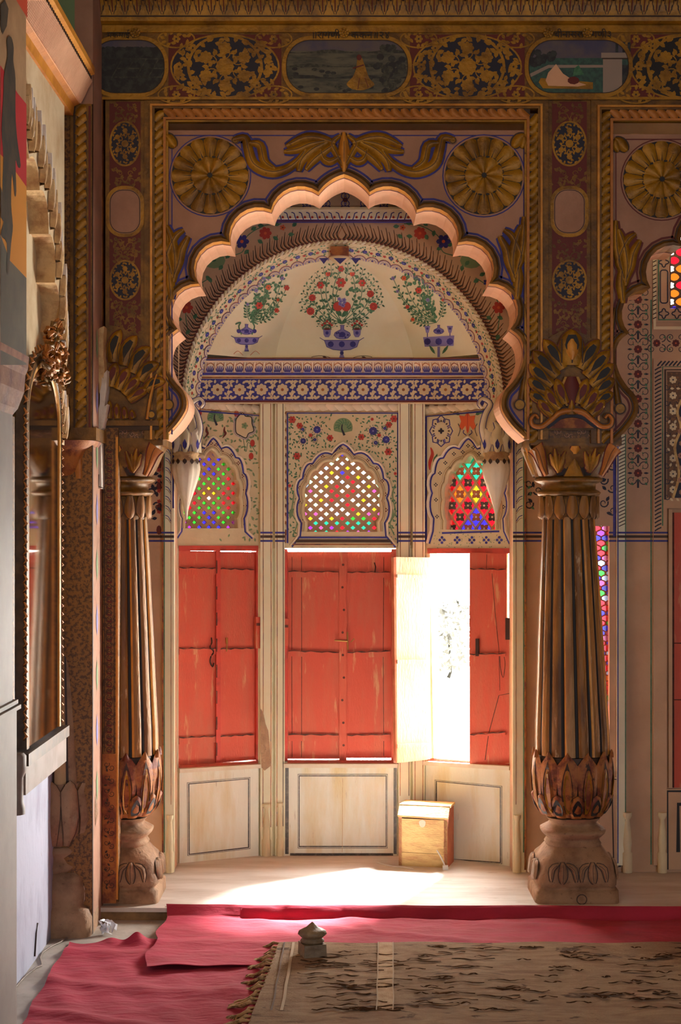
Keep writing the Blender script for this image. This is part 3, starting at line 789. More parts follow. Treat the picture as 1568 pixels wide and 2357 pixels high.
# ---------------------------------------------------------------- cove above
t = thing('leaf_cove', 'gilded leaf-patterned cove running along the top of the photo', 'cornice', W(800, 62, .04))
y0, z0 = .04, W(800, 60, .04)[2]
prof = [(y0,z0),(y0-.03,z0+.012),(y0-.035,z0+.025)]
def cove(u, s, w=0.):                        # u = x metres, s 0..1 up the curve
    a = s*pi/2; return (u, .005-.16*(1-cos(a))-w*cos(a), z0+.025+.13*sin(a)+.0*w)
mb = MB(); X0, X1 = -1.02, 2.4
for i in range(len(prof)-1): mb.grid([[(X0,*prof[i]),(X1,*prof[i])],[(X0,*prof[i+1]),(X1,*prof[i+1])]], 'gold')
mb.grid([[cove(X0,k/8),cove(X1,k/8)] for k in range(9)], 'gold', sm=True)
mb.box(X0,X1,-.30,-.155,z0+.155,z0+.18,'gold'); mb.grid([[(X0,-.30,z0+.18),(X1,-.30,z0+.18)],[(X0,-.38,z0+.26),(X1,-.38,z0+.26)],[(X0,-.38,3.79),(X1,-.38,3.79)]], 'gold2')
per = .05; x = X0+.02
while x < 1.5:
    for sx in (-1,1):
        st(mb, cove, [(x+sx*.003,.05),(x+sx*.018,.25),(x+sx*.014,.5),(x+sx*.002,.62)], .0028, 'brown', .002)
    st(mb, cove, [(x,.1),(x,.5)], .004, 'dred', .0022); st(mb, cove, [(x+per/2,.3),(x+per/2,.75)], .009, 'brown', .002)
    for j in range(3):
        for sx in (-1,1): st(mb, cove, [(x+per/2,.35+.15*j),(x+per/2+sx*.013,.5+.15*j)], .0028, 'brown', .0022)
    for sx in (-1,1): st(mb, cove, [(x+sx*.010,.62),(x+sx*.020,.72),(x+sx*.012,.86),(x+sx*.002,.80)], .0026, 'brown', .002)
    for sx in (-1,1): leaf(mb, cove, x+sx*.012, .12, 1.57, .12, .006, 'brown', .0023)
    disc(mb, cove, x, .70, .0035, 'dred', .0023, 8, .045); x += per
st(mb, cove, [(X0,.90),(X1,.90)], .03, 'brown', .002); st(mb, cove, [(X0,.02),(X1,.02)], .03, 'brown', .002)
mb.build('cove_leaves', t)

# ================================================================ THE ALCOVE
DC = (-.02, .80); Z0, HD = 2.376, .431
def dr(s):
    z = Z0+HD*s-2.157; return sqrt(max(0, .65*.65-z*z))/.612
DP = [(-.632,.80),(-.34,1.05),(.31,1.05),(.592,.80)]
def DOME(i):
    p0, p1 = DP[i], DP[i+1]; L = math.hypot(p1[0]-p0[0], p1[1]-p0[1]); n = ((p1[1]-p0[1])/L, -(p1[0]-p0[0])/L)
    def f(px, py, w=0.):
        k = (px-CX)/FPX; s = .3; d = 7.6
        for it in range(40):
            r = dr(s); q = (DC[0]+(p0[0]-DC[0])*r+n[0]*w, DC[1]+(p0[1]-DC[1])*r+n[1]*w)
            d = (n[0]*q[0]+n[1]*(q[1]-CAMY))/(n[0]*k+n[1])
            z = EYE-(py-CY)*d/FPX
            s = s*.5+.5*min(1, max(0, (z-Z0)/HD))
        return (k*d, CAMY+d, EYE-(py-CY)*d/FPX-w*.6*s)
    return f
t = thing('half_dome', 'painted half dome of the alcove with flower bouquets in blue vases', 'dome', (-.02, .8, 2.376))
mb = MB()
for i in range(3):
    rows = []
    for k in range(19):
        s = sin(pi/2*k/18); r = dr(s)
        rows.append([(DC[0]+(x-DC[0])*r, DC[1]+(y-DC[1])*r, Z0+HD*s) for x, y in [(DP[i][0]+(DP[i+1][0]-DP[i][0])*q/6, DP[i][1]+(DP[i+1][1]-DP[i][1])*q/6) for q in range(7)]])
    mb.grid(rows, 'lime', sm=True)
mb.build('plaster_shell', t)
def stem(mb, F, a, b, m, wd=1.6, bend=.18, leaves=5, ls=9, lm='green', rnd=random):
    dx, dy = b[0]-a[0], b[1]-a[1]
    P = [(a[0]+dx*q-dy*bend*sin(pi*q)*(1 if dx > 0 else -1)*-1*0+ (-dy*bend*sin(pi*q) if dx > 0 else dy*bend*sin(pi*q)), a[1]+dy*q+(dx*bend*sin(pi*q) if dx > 0 else -dx*bend*sin(pi*q))) for q in [k/8 for k in range(9)]]
    st(mb, F, P, wd, m, .0012)
    for k in range(leaves):
        q = .3+.68*k/max(1,leaves-1); j = min(7, int(q*8)); x = P[j][0]+(P[j+1][0]-P[j][0])*(q*8-j) if j < 8 else P[8][0]; y = P[j][1]+(P[j+1][1]-P[j][1])*(q*8-j)
        an = atan2(P[j+1][1]-P[j][1], P[j+1][0]-P[j][0])
        for sd in (-1, 1):
            leaf(mb, F, x+cos(an+sd*1.3)*1.5, y+sin(an+sd*1.3)*1.5, an+sd*(.75+.3*rnd.random()), ls*(.8+.5*rnd.random()), ls*.62, lm, .0016)
            leaf(mb, F, x+cos(an+sd*1.3)*1.5, y+sin(an+sd*1.3)*1.5, an+sd*.8, ls*.42, ls*.22, 'black', .002)
rnd = random.Random(4)
mb = MB(); F = DOME(1); B = (787, 742)
for fx, fy, fr, kind in ((785,618,8,0),(755,630,6,2),(811,630,6,2),(785,650,12,0),(738,656,9,0),(834,651,9,0),(719,685,8,1),(853,676,8,1),(715,716,9,1),(860,705,9,1)):
    stem(mb, F, B, (fx, fy), 'green', 1.8, .16, 5, 9, rnd=rnd)
    if kind == 1: disc(mb, F, fx, fy, fr, 'red', .0022, 14); ring(mb, F, fx, fy, fr*.5, 1, 'dred', .0026, 10); 
    elif kind == 2: leaf(mb, F, fx-5, fy-4, .9, 12, 9, 'orange', .0022); leaf(mb, F, fx+5, fy-4, 2.2, 12, 9, 'red', .0024)
    else: flow(mb, F, fx, fy, fr, 6, 'red', 'green', .0022)
for a, r in [(q*.208-3.3, 1) for q in range(17)]:
    x, y = 787+92*cos(a), 697+92*sin(a)*.98
    stem(mb, F, (787+60*cos(a), 700+60*sin(a)), (x, y), 'green', 1.1, .1, 3, 7, rnd=rnd)
for k in range(40):
    a = -3.3+3.55*rnd.random(); r = 22+55*rnd.random(); x, y = 787+r*cos(a), 702+r*sin(a)
    leaf(mb, F, x, y, a+rnd.random()-.5, 10, 6.5, 'green', .0014)
for x in (778, 797): disc(mb, F, x, 705, 11, 'red', .003, 16)
for k in range(8): flow(mb, F, 787+6*cos(k), 695+8*sin(k*1.7), 5, 5, 'lilac', 'blue', .0034)
for q in ((-1,710,12),(1,712,12),(-1,728,9),(1,728,9)): leaf(mb, F, 787, q[1]+18, -pi/2+q[0]*.7, q[2]*2, q[2], 'green', .002)
def vase(mb, F, x, y, s, m='blue'):
    P = [(-.18,-1.2),(-.3,-1.3),(.3,-1.3),(.18,-1.2),(.2,-.6),(.9,-.1),(1,.3),(.7,.75),(.3,.9),(-.3,.9),(-.7,.75),(-1,.3),(-.9,-.1),(-.2,-.6)]
    pg(mb, F, [(x+a*s, y+b*s*.75) for a, b in P], 'lilac', .0022); st(mb, F, [(x+a*s, y+b*s*.75) for a, b in P], 1.2, m, .0026, True)
    disc(mb, F, x, y+s*.15, s*.4, m, .003, 9, s*.34)
    for k in range(6): disc(mb, F, x+s*.68*cos(k), y+s*.2+s*.3*sin(k*1.3), s*.13, m, .003, 6)
def table(mb, F, x, y, w, m='blue'):
    P = [(-1,-.12),(-.78,.02),(-.68,.30),(-.4,.42),(0,.46),(.4,.42),(.68,.30),(.78,.02),(1,-.12),(.8,.0),(-.8,.0)]
    pg(mb, F, [(x+a*w, y+b*w) for a, b in P], 'lilac', .0018); st(mb, F, [(x+a*w, y+b*w) for a, b in P], 1.3, m, .0024, True)
    for q in (-.5,0,.5): disc(mb, F, x+q*w, y+.18*w, w*.14, m, .0028, 8)
    pg(mb, F, [(x-w*.08,y+w*.44),(x+w*.08,y+w*.44),(x+w*.06,y+w*.62),(x+w*.15,y+w*.86),(x-w*.15,y+w*.86),(x-w*.06,y+w*.62)], 'lilac', .002)
    disc(mb, F, x, y+w*.58, w*.09, m, .0026, 8); st(mb, F, [(x-w*.14,y+w*.85),(x+w*.14,y+w*.85)], 2, m, .003)
vase(mb, F, 788, 767, 19); table(mb, F, 787, 783, 51)
for x in (753, 822):
    for k in range(11):
        a = -pi*.95+pi*.9*k/10; stem(mb, F, (x, 757), (x+20*cos(a), 752+20*sin(a)), 'green', .8, .05, 2, 4.5, rnd=rnd)
    for fx, fy in ((0,-14),(-11,-5),(11,-5),(-5,-9),(6,-9)): disc(mb, F, x+fx, 753+fy, 3, 'red', .0026, 7)
    pg(mb, F, [(x-9,758),(x+9,758),(x+8,770),(x+4,776),(x-4,776),(x-8,770)], 'lilac', .0026); disc(mb, F, x, 766, 4, 'blue', .003, 8); disc(mb, F, x, 757, 8, 'dred', .003, 10, 2.5)
for sx in (-1, 1):
    st(mb, F, arc3((787+sx*25,824),(787+sx*45,819),(787+sx*70,822)), 1.2, 'brown', .002); leaf(mb, F, 787+sx*45, 821, .2, 12, 4, 'brown', .0022)
mb.build('painted_bouquet', t)
mb = MB(); F = DOME(0); B = (577, 742)
for fx, fy, fr, m_ in ((597,703,9,'red'),(660,662,7,'red'),(637,714,6,'red'),(618,661,7,'orange'),(590,668,5,'lilac'),(640,690,4,'orange'),(650,640,5,'lilac'),(608,640,4,'lilac'),(570,700,4,'lilac')):
    stem(mb, F, B, (fx, fy), 'green', 1.5, .12, 6, 8, rnd=rnd); flow(mb, F, fx, fy, fr, 6, m_, 'dred', .0024)
for k in range(90):
    q = rnd.random(); x = 575+80*q*rnd.random()+10*q; y = 735-100*q; leaf(mb, F, x, y, -1.2+rnd.random(), 9, 6, 'green', .0015)
vase(mb, F, 568, 760, 14); table(mb, F, 568, 777, 36)
for sx in (-1,1): st(mb, F, cat([(568+sx*12,770),(568+sx*18,752),(568+sx*14,742),(568+sx*26,746)],4), 3, 'green', .002); disc(mb, F, 568+sx*18, 762, 5, 'blue', .002)
for sx in (-1,1): st(mb, F, cat([(568+sx*8,818),(568+sx*20,808),(568+sx*30,815)],4), 1, 'orange', .002)
mb.build('painted_bouquet', t)
mb = MB(); F = DOME(2); B = (1005, 742)
for fx, fy, fr, m_ in ((964,668,8,'red'),(938,706,5,'red'),(930,640,6,'orange'),(905,640,5,'lilac'),(985,690,5,'lilac'),(990,640,5,'red'),(1020,690,4,'orange'),(950,735,5,'orange'),(915,670,4,'lilac')):
    stem(mb, F, B, (fx, fy), 'green', 1.5, .12, 6, 8, rnd=rnd); flow(mb, F, fx, fy, fr, 6, m_, 'dred', .0024)
for k in range(90):
    q = rnd.random(); x = 1003-80*q*rnd.random()-8*q; y = 735-100*q; leaf(mb, F, x, y, -2+rnd.random(), 9, 6, 'green', .0015)
vase(mb, F, 1010, 760, 12)
for x in (984, 1036): pg(mb, F, [(x-7,750),(x+7,750),(x+3,766),(x-3,766)], 'lilac', .002); st(mb, F, [(x,766),(x,776)], 2, 'blue', .002); disc(mb, F, x, 756, 3, 'blue', .0024, 6)
pg(mb, F, [(974,776),(1046,772),(1044,796),(978,798)], 'lilac', .002); 
for x in (984,1010,1036): disc(mb, F, x, 786, 8, 'blue', .0024, 8)
st(mb, F, [(1010,798),(1010,822)], 6, 'lilac', .002)
for sx in (-1,1): leaf(mb, F, 1010+sx*8, 815, -pi/2+sx*.6, 26, 7, 'green', .0024)
mb.build('painted_bouquet', t)
# ring of painting between rope and dome: soffit, in (angle, t)
def SR(a, q, w=0.):
    r = .705-.055*q-w; return (Xc+r*sin(a), YB+.10*q-w*.3, Zc+r*cos(a))
mb = MB()
mb.grid([[SR(a, q) for a in [-1.62+3.24*k/60 for k in range(61)]] for q in (0,.5,1)], 'cream', sm=True)
def SU(u, v, w=0.): return SR(u/.68, v/.11, w)      # metres along, metres across
rr = random.Random(9); u = -1.06; k = 0
while u < 1.07:
    k += 1
    v = .035+.012*(k % 2)
    if k % 2: flow(mb, SU, u, v, .013, 7, 'blue', 'lilac', .001)
    else: flow(mb, SU, u, .05, .009, 5, 'red', 'dred', .001)
    for j in range(5): leaf(mb, SU, u+rr.uniform(-.02,.02), rr.uniform(.006,.07), rr.random()*6.28, .012, .008, 'green', .0012)
    st(mb, SU, [(u-.014,.02),(u,.03),(u+.014,.02)], .0015, 'brown', .001)
    u += .0305
u = -1.06
while u < 1.07:
    P = [(u+.03*cos(a), .108-.034*sin(a)) for a in [pi*j/8 for j in range(9)]]
    st(mb, SU, P, .005, 'rust', .001); st(mb, SU, [(x, y+.004) for x, y in P], .003, 'lilac', .0014)
    for j in range(7): disc(mb, SU, u+.018*cos(j*.52), .106-.015*sin(j*.52), .0032, 'lilac', .0014, 6)
    disc(mb, SU, u, .100, .006, 'blue', .0016, 7); u += .06
mb.build('floral_border', t)
mb = MB()
pA = [(Xc+.712*sin(a), Zc+.712*cos(a)) for a in [-1.6+3.2*k/110 for k in range(111)]]
FW = lambda x, z, w=0.: (x, YB-w, z)
for k in range(110):
    (x, z), (x2, z2) = pA[k], pA[k+1]; nx, nz = (x-Xc)/.712, (z-Zc)/.712
    relief(mb, FW, [(x-nx*.007, z-nz*.007), ((x+x2)/2, (z+z2)/2), (x2+nx*.007, z2+nz*.007)], .012, .008, 'white' if k % 2 else 'cream', .001, None, ns=3)
mb.build('rope_edge', t)
# the bracket and hook at the crown
h = thing('ceiling_hook', 'small wooden bracket at the crown of the painted dome', 'bracket', W(781, 590, .76))
mb = MB(); mb.box(*[W(761,0,.76)[0], W(803,0,.76)[0]], .70, .80, W(0,592,.76)[2], W(0,572,.76)[2], 'rust'); mb.build('block', h)
mb = MB(); mb.lathe(W(782,0,.76)[0], .76, [(W(0,y,.76)[2], r*.00196) for y, r in ((592,24),(595,24),(600,18),(606,12),(612,3))], 'cream', 20); mb.build('turned_boss', h)
mb = MB(); G = PL(.69)
for x0, x1 in ((768,798),(735,756),(808,830)): pg(mb, G, [(x0,594),(x1,594),((x0+x1)/2,608)], 'blue', .0)
mb.build('blue_drop', h)

# ---- painted rear wall round the alcove arch
t = thing('arch_surround', 'painted wall face round the alcove arch, brown leaf fringe with red and blue flowers', 'arch', (Xc, YB, Zc))
mb = MB()
def PO(a, r, w=0.): return (Xc+r*sin(a), YB-w, Zc+r*cos(a))
def PU(u, v, w=0.): return PO(u/.76, .722+v, w)
u = -1.17; k = 0
while u < 1.18:
    k += 1; hh = .062+.014*(k % 2); sg = 1 if u > 0 else -1
    P = cat([(u,.002),(u+sg*.012,.02),(u+sg*.004,hh*.6),(u-sg*.010,hh)], 3)
    st(mb, PU, P, lambda q: .009*(1-q*.75), 'brown', .001)
    st(mb, PU, [(x+.006, y*.8) for x, y in P], lambda q: .004*(1-q*.6), 'rust', .001)
    u += .0175
st(mb, PU, [(-1.17+2.34*k/80, .0) for k in range(81)], .006, 'dred', .0012)
G = PL(YB)
for sx in (-1, 1):
    X = lambda x: 789+sx*(x-789)
    st(mb, G, cat([(X(930),515),(X(970),520),(X(1010),545),(X(1020),580),(X(1060),590)],6), 2, 'green', .001)
    st(mb, G, cat([(X(1095),640),(X(1130),665),(X(1150),710),(X(1146),760)],6), 2, 'green', .001)
    flow(mb, G, X(967), 537, 15, 7, 'red', 'orange', .0014); flow(mb, G, X(1021), 556, 17, 6, 'blue', 'orange', .0014)
    flow(mb, G, X(927), 524, 7, 5, 'orange', 'brown', .0014); flow(mb, G, X(1148), 708, 15, 6, 'red', 'orange', .0014)
    flow(mb, G, X(1120), 650, 8, 5, 'blue', 'orange', .0014)
    for x, y in ((905,522),(948,516),(950,545),(985,520),(985,552),(1000,530),(1005,575),(1042,560),(1048,585),(1030,530),(1090,650),(1104,635),(1118,665),(1138,672),(1132,735),(1158,735),(1150,770),(1080,600),(1065,610),(915,540)):
        leaf(mb, G, X(x), y, rr.random()*6.28, 15, 10, 'green', .0013)
    disc(mb, G, X(1085), 600, 26, 'greenf', .0009, 12, 18)
mb.build('painted_face', t)
mb = MB()
x0, x1 = 560, 1030
ext(mb, G, rect(x0, 487, x1, 508), 0, .045, 'white'); ext(mb, G, rect(x0,508,x1,513), 0, .03, 'blue'); ext(mb, G, rect(x0,482,x1,487), 0, .055, 'cream')
G2 = PL(YB-.045); x = x0
while x < x1:
    s = 1 if x > 790 else -1
    st(mb, G2, cat([(x+s*8,489),(x+s*2,491),(x,498),(x-s*3,506)],3), 2.2, 'blue', .0008); disc(mb, G2, x+6, 500, 3.2, 'red', .001, 6); x += 17
st(mb, G2, [(x0,508.5),(x1,508.5)], 2, 'dred', .001)
scrollband(mb, G, 640, 440, 950, 480, 'blue', 46, .001, True, 'dred')
mb.build('upper_cornice', t)

# ---- cornice and frieze running round the alcove
FP = [(-.745,.87),(-.35,1.02),(.308,1.02),(.70,.83)]
t = thing('alcove_cornice', 'blue and white leaf cornice over a blue scroll frieze inside the alcove', 'cornice', (0, 1.02, W(0,920,1.02)[2]))
seg = [(FA(FP[0],FP[1]), 425, 627), (FA(FP[1],FP[2]), 627, 952), (FA(FP[2],FP[3]), 952, 1150)]
mb = MB()
for F, a, b in seg:
    ext(mb, F, rect(a, 866, b, 928), -.06, 0, 'cream')
    pg(mb, F, rect(a, 872, b, 922), 'blue', .0008)
    n = int(round((b-a)/46)); c = (b-a)/n
    for i in range(n):
        cx = a+(i+.5)*c
        flow(mb, F, cx, 897, 15, 8, 'cream', 'rust', .0016, 0, .38)
        for k in range(8): leaf(mb, F, cx+17*cos(k*.785+.4), 897+15*sin(k*.785+.4), k*.785+.9, 10, 6, 'cream', .0014)
        for sx in (-1, 1):
            for sy in (-1, 1):
                p = curl(mb, F, cx+sx*c*.28, 897+sy*3, -sy*pi/2, 8, sx*sy*-1, 3, 'cream', .0013, .9)
                leaf(mb, F, cx+sx*c*.42, 897+sy*12, sy*(1.2), 12, 7, 'cream', .0013); leaf(mb, F, cx+sx*c*.5, 897, sy*1.57, 15, 8, 'cream', .0014)
                leaf(mb, F, cx+sx*c*.2, 897+sy*19, 0 if sx > 0 else pi, 15, 6, 'cream', .0014)
    st(mb, F, [(a,869),(b,869)], 3, 'rust', .002); st(mb, F, [(a,924),(b,924)], 4, 'dred', .002)
mb.build('scroll_frieze', t)
mb = MB()
pr = [(866,0),(864,.008),(858,.010),(845,.016),(836,.030),(833,.050),(826,.055),(826,-.03)]
tp = .06
for j in range(3):
    F, a, b = seg[j]
    rows = [[F(a, y, w_), F(b, y, w_)] for y, w_ in pr]
    for i in range(len(rows)-1): mb.grid([rows[i], rows[i+1]], ['cream','blue','white','white','white','cream','cream'][i])
    pg(mb, F, rect(a, 829.5, b, 832.5), 'blue', .0562); pg(mb, F, rect(a, 826, b, 829), 'dred', .0562)
    n = int(round((b-a)/23)); c = (b-a)/n
    def CF(x, y, w=0., F=F): 
        q = (858-y)/(858-836); return F(x, y, .012+.018*max(0,q)**2+w)
    for i in range(n):
        cx = a+(i+.5)*c
        P = cat([(cx-c*.46,859),(cx-c*.44,845),(cx,837),(cx+c*.44,845),(cx+c*.46,859)], 4)
        st(mb, CF, P, 2, 'rust', .0012)
        for q in (-.62,-.3,0,.3,.62):
            st(mb, CF, [(cx+q*c*.35, 857),(cx+q*c*.62,848),(cx+q*c*.75, 843+abs(q)*3)], lambda t: 3.2*(1-.6*t), 'blue', .0015)
        relief(mb, CF, [(cx+c*.5,858),(cx+c*.5,850),(cx+c*.5,840),(cx+c*.5,836)], lambda t: 2+5*t, .006, 'white', .001, 'rust', 1)
mb.build('leaf_cornice', t)

# ---- window surrounds with cusped mouldings
def off_arch(P, d): return off(P, d, True)
def surround(key, label, ox0, ox1, fr0, fr1, frt, apx, o0, o1, ot, ob, foot, painter):
    d = WIN[key]; F = d['F']
    t = thing('window_surround', label, 'window surround', F(apx, 1250, 0), group='painted window surrounds of the alcove')
    mb = MB()
    A = arch_s(apx, o0, o1, ot, ob)
    n = len(A); half_ = A
    bot = [i for i in range(n) if abs(A[i][1]-ob) < 1e-3]
    Rr = A[:bot[0]+1]+[foot[1]]; Ll = [foot[0]]+A[bot[-1]:]
    out = Ll+Rr[0:]
    # raised lobed moulding
    path = Ll+[A[0]]+Rr[1:]
    relief(mb, F, path, 6, .012, 'white', .001, None, ns=4)
    st(mb, F, off(path, 5), 3.6, 'blue', .0015)
    hole = d['glass']; bi = [i for i in range(len(hole)) if abs(hole[i][1]-max(p[1] for p in hole)) < 1e-3]
    hp = hole[bi[-1]:]+hole[:bi[0]+1]
    relief(mb, F, off(hp, -4), 7, .010, 'cream', .001, None, ns=4)
    relief(mb, F, off(hp, -11), 3, .006, 'cream', .001, 'rust', .6, ns=3)
    for i in range(3, len(path)-3, 4):       # little dot flowers in the band
        x, y = (path[i][0]*.55+hp[min(len(hp)-1, int(i*len(hp)/len(path)))][0]*.45, path[i][1]*.55+hp[min(len(hp)-1, int(i*len(hp)/len(path)))][1]*.45)
        for k in range(4): disc(mb, F, x+3*cos(k*1.57), y+3*sin(k*1.57), 1.7, 'dred' if key != 'R' else 'navy', .0012, 6)
    mb.build('cusped_moulding', t)
    mb = MB(); painter(mb, F, inpoly(path)); mb.build('painted_flowers', t)
    mb = MB()
    yl, yr = frt
    if key != 'L': rope(mb, F, (fr0+9, 1232), (fr0+9, yl+10), 17, 19, .010, 'cream', 'blue', .002, base='rust')
    if key != 'R': rope(mb, F, (fr1-9, yr+10), (fr1-9, 1232), 17, 19, .010, 'cream', 'blue', .002, base='rust')
    rope(mb, F, (fr0+4, yl+8), (fr1-4, yr+8), 15, 20, .010, 'white', 'brown', .002, base='cream')
    i0, i1 = (fr0+20 if key != 'L' else fr0), (fr1-20 if key != 'R' else fr1)
    P = [(i0,1250),(i0,yl+21),(i1,yr+21),(i1,1250)]
    if key == 'L': P = P[1:]
    if key == 'R': P = P[:3]
    st(mb, F, P, 4, 'blue', .004); st(mb, F, off(P,-5), 2, 'rust', .004)
    Q = [(ox0,1255),(ox0,yl-2),(ox1,yr-2),(ox1,1255)]
    if key == 'L': Q = Q[1:]
    if key == 'R': Q = Q[:3]
    st(mb, F, Q, 2.6, 'rust', .004)
    mb.build('rope_frame', t)
    return t
def leaves(mb, F, ok, box, n, seed, m='green', L=7):
    scatter(mb, F, ok, box, n, lambda r, x, y: leaf(mb, F, x, y, r.random()*6.28, L*(.7+r.random()*.6), L*.5, m, .001), seed=seed, sep=6)
def pc(mb, F, inside):
    box = (664,958,912,1240)
    leaves(mb, F, lambda x,y: not inside(x,y) and not ((x-790)**2+(y-985)**2 < 34**2), box, 330, 1)
    for x,y,r in ((673,966,9),(907,964,9),(690,980,8),(895,978,8),(760,1008,8),(832,1006,8),(684,1050,9),(894,1040,9),(912-2,1090,4),(667,1118,4),(715,1002,5),(873,1002,5),(857,965,4)): flow(mb, F, x, y, r, 6, 'red', 'dred', .0014)
    for x,y,r in ((730,989,9),(859,992,10),(698,1015,7),(889,1012,9),(725,1012,4),(865,1019,5),(697,988,4),(886,986,4)):
        flow(mb, F, x, y, r, 9, 'blue', 'lilac', .0014)
        for k in range(12): leaf(mb, F, x+r*1.1*cos(k*.52), y+r*1.1*sin(k*.52), k*.52, 4, 1.6, 'navy', .0013)
    peacock(mb, F, 790, 985, 22)
    st(mb, F, cat([(674,1232),(684,1205),(672,1180),(676,1140),(670,1125)],5), 3, 'greenf', .001); st(mb, F, cat([(908,1232),(898,1205),(910,1180),(904,1140),(910,1115)],5), 3, 'greenf', .001)
    for a,b in ((668,1195),(900,1200)): leaf(mb, F, a, b, -1.4, 30, 10, 'greenf', .0012)
    st(mb, F, [(680,1237),(902,1237)], 4, 'blue', .002); st(mb, F, [(676,1245),(906,1245)], 7, 'brown', .002); st(mb, F, [(672,1253),(908,1253)], 3, 'rust', .002)
def peacock(mb, F, x, y, r):
    P = [(x+r*cos(a), y-r*.05+r*sin(a)) for a in [-pi*1.12+pi*1.24*k/16 for k in range(17)]]+[(x+3,y+r*.5),(x-3,y+r*.5)]
    pg(mb, F, P, 'greenf', .001)
    for k in range(40):
        a = -3.3+3.5*((k*7) % 40)/40; q = r*(.45+.5*((k*3) % 7)/7); disc(mb, F, x+q*cos(a), y+q*sin(a), 1.7, 'green', .0014, 6)
    st(mb, F, cat([(x-2,y-8),(x-3,y+2),(x,y+10),(x+3,y+17)],4), lambda t: 2.5+3*t, 'navy', .002)
def plf(mb, F, inside):
    box = (455,952,596,1240)
    leaves(mb, F, lambda x,y: not inside(x,y) and not ((x-496)**2+(y-962)**2 < 24**2) and not ((x-562)**2+(y-980)**2 < 22**2), box, 120, 2, 'greenf', 9)
    peacock(mb, F, 496, 962, 19)
    for x,y in ((459,950),(544,952),(581,1020),(578,1050)): disc(mb, F, x, y, 5.5, 'red', .0014, 14, 8); 
    P = cat([(558,950),(565,958),(578,960),(580,975),(584,992),(572,998),(566,1008),(552,1002),(543,995),(542,975),(545,962)],4,True)
    pg(mb, F, P, 'cream', .0014); st(mb, F, P, 2.4, 'navy', .002, True); st(mb, F, off(P,-3.5,True), 1.2, 'lilac', .002, True); flow(mb, F, 563, 980, 8, 5, 'greenf', 'green', .002)
    for x in (476,517): st(mb, F, cat([(x,982),(x-1,992),(x+2,998),(x-5,1008)],4), lambda t: 1.5+4*sin(pi*t), 'dred', .002)
    st(mb, F, cat([(560,1010),(566,1040),(572,1018),(588,1040)],5), 1.4, 'green', .001)
def prt(mb, F, inside):
    for k in range(8):
        a = 2*pi*k/8; P = [(1016+25*cos(a+q)*r, 992+34*sin(a+q)*r) for q, r in ((-.28,.62),(-.34,.9),(0,1.06),(.34,.9),(.28,.62))]
        st(mb, F, P, 2.6, 'blue', .0014); leaf(mb, F, 1016+15*cos(a), 992+20*sin(a), a, 6, 4, 'brown', .0014)
    flow(mb, F, 1016, 992, 7, 4, 'navy', 'brown', .0014)
    # big orange flower
    P = [(1077,948),(1083,958),(1095,956),(1092,970),(1096,982),(1090,990),(1082,980),(1079,994),(1076,998),(1072,980),(1064,990),(1058,982),(1062,970),(1057,956),(1070,958)]
    pg(mb, F, P, 'orange', .0014); st(mb, F, [(1077,952),(1077,992)], 2, 'red', .002)
    for sx in (-1,1):
        for k in range(3): leaf(mb, F, 1077+sx*(18+7*k), 955-3*k, -.5 if sx > 0 else pi+.5, 14, 8, 'green', .0012)
        st(mb, F, cat([(1077+sx*22,975),(1077+sx*17,988),(1077+sx*22,1004)],4), 1.6, 'navy', .0012)
        st(mb, F, cat([(1077+sx*3,1002),(1077+sx*10,996),(1077+sx*8,990)],4), 2, 'blue', .0012)
    st(mb, F, cat([(992,1030),(996,1045),(990,1065),(990,1082)],4), lambda t: 2+6*sin(pi*t), 'red', .0012); leaf(mb, F, 998, 1068, -1.2, 26, 9, 'green', .0012)
    leaves(mb, F, lambda x,y: y > 1222 and x > 1000, (1000,1222,1170,1262), 60, 5, 'greenf', 4)
    for x in (1018,1053,1087,1120,1150):
        for k in range(4): disc(mb, F, x+5*cos(k*1.57+.78*0), 1243+6*sin(k*1.57), 3.2, 'blue', .0016, 8)
    st(mb, F, [(1018,1227),(1150,1223)], 4, 'blue', .0016)
surround('C', 'window surround on the rear wall of the alcove, green peacock over a lobed arch', 640, 945, 642, 936, (930,930), 790, 682, 906, 1018, 1232, ((668,1256),(914,1256)), pc)
surround('L', 'left window surround in the alcove, peacock with two small birds below it', 400, 622, 455, 618, (925,936), 491, 405, 574, 1004, 1222, ((404,1236),(584,1236)), plf)
surround('R', 'right window surround in the alcove, large orange flower over a double lobed arch', 962, 1190, 962, 1135, (938,924), 1079, 988, 1176, 1005, 1222, ((984,1250),(1178,1250)), prt)
# ---- stained glass
def pane(mb, F, x, y, rx, ry, c, w, rnd, n=6):
    P = [(x+rx*cos(a)*(abs(cos(a))**-.0)*(1 if k % 2 == 0 else .80)+rnd.uniform(-.6,.6), y+ry*sin(a)*(1 if k % 2 == 0 else .80)+rnd.uniform(-.6,.6)) for k, a in enumerate([2*pi*j/8 for j in range(8)])]
    mb.ng([F(a, b, w) for a, b in P], GL[c])
def colC(x, y, i, j):
    m, n = abs(x-788), y
    if n > 1202: return 'rvcpcvr'[(i//1) % 7] if n > 1212 else 'rcgcrc'[i % 6]
    if n > 1185: return 'ryglgyr'[i % 7]
    if m < 8: return 'l' if (j//2) % 2 else 'b' if n < 1090 else 'w'
    if m < 30 and 1090 < n < 1175: return 'r' if (i+j//2) % 3 else 'w'
    if m > 60 and j % 5 == 0: return 'p'
    if m > 45 and j % 4 == 1: return 'm'
    if n < 1065: return 'm' if i % 2 else 'v' if m < 10 else 'w'
    return 'wwlwmwyw'[(i*3+j) % 8]
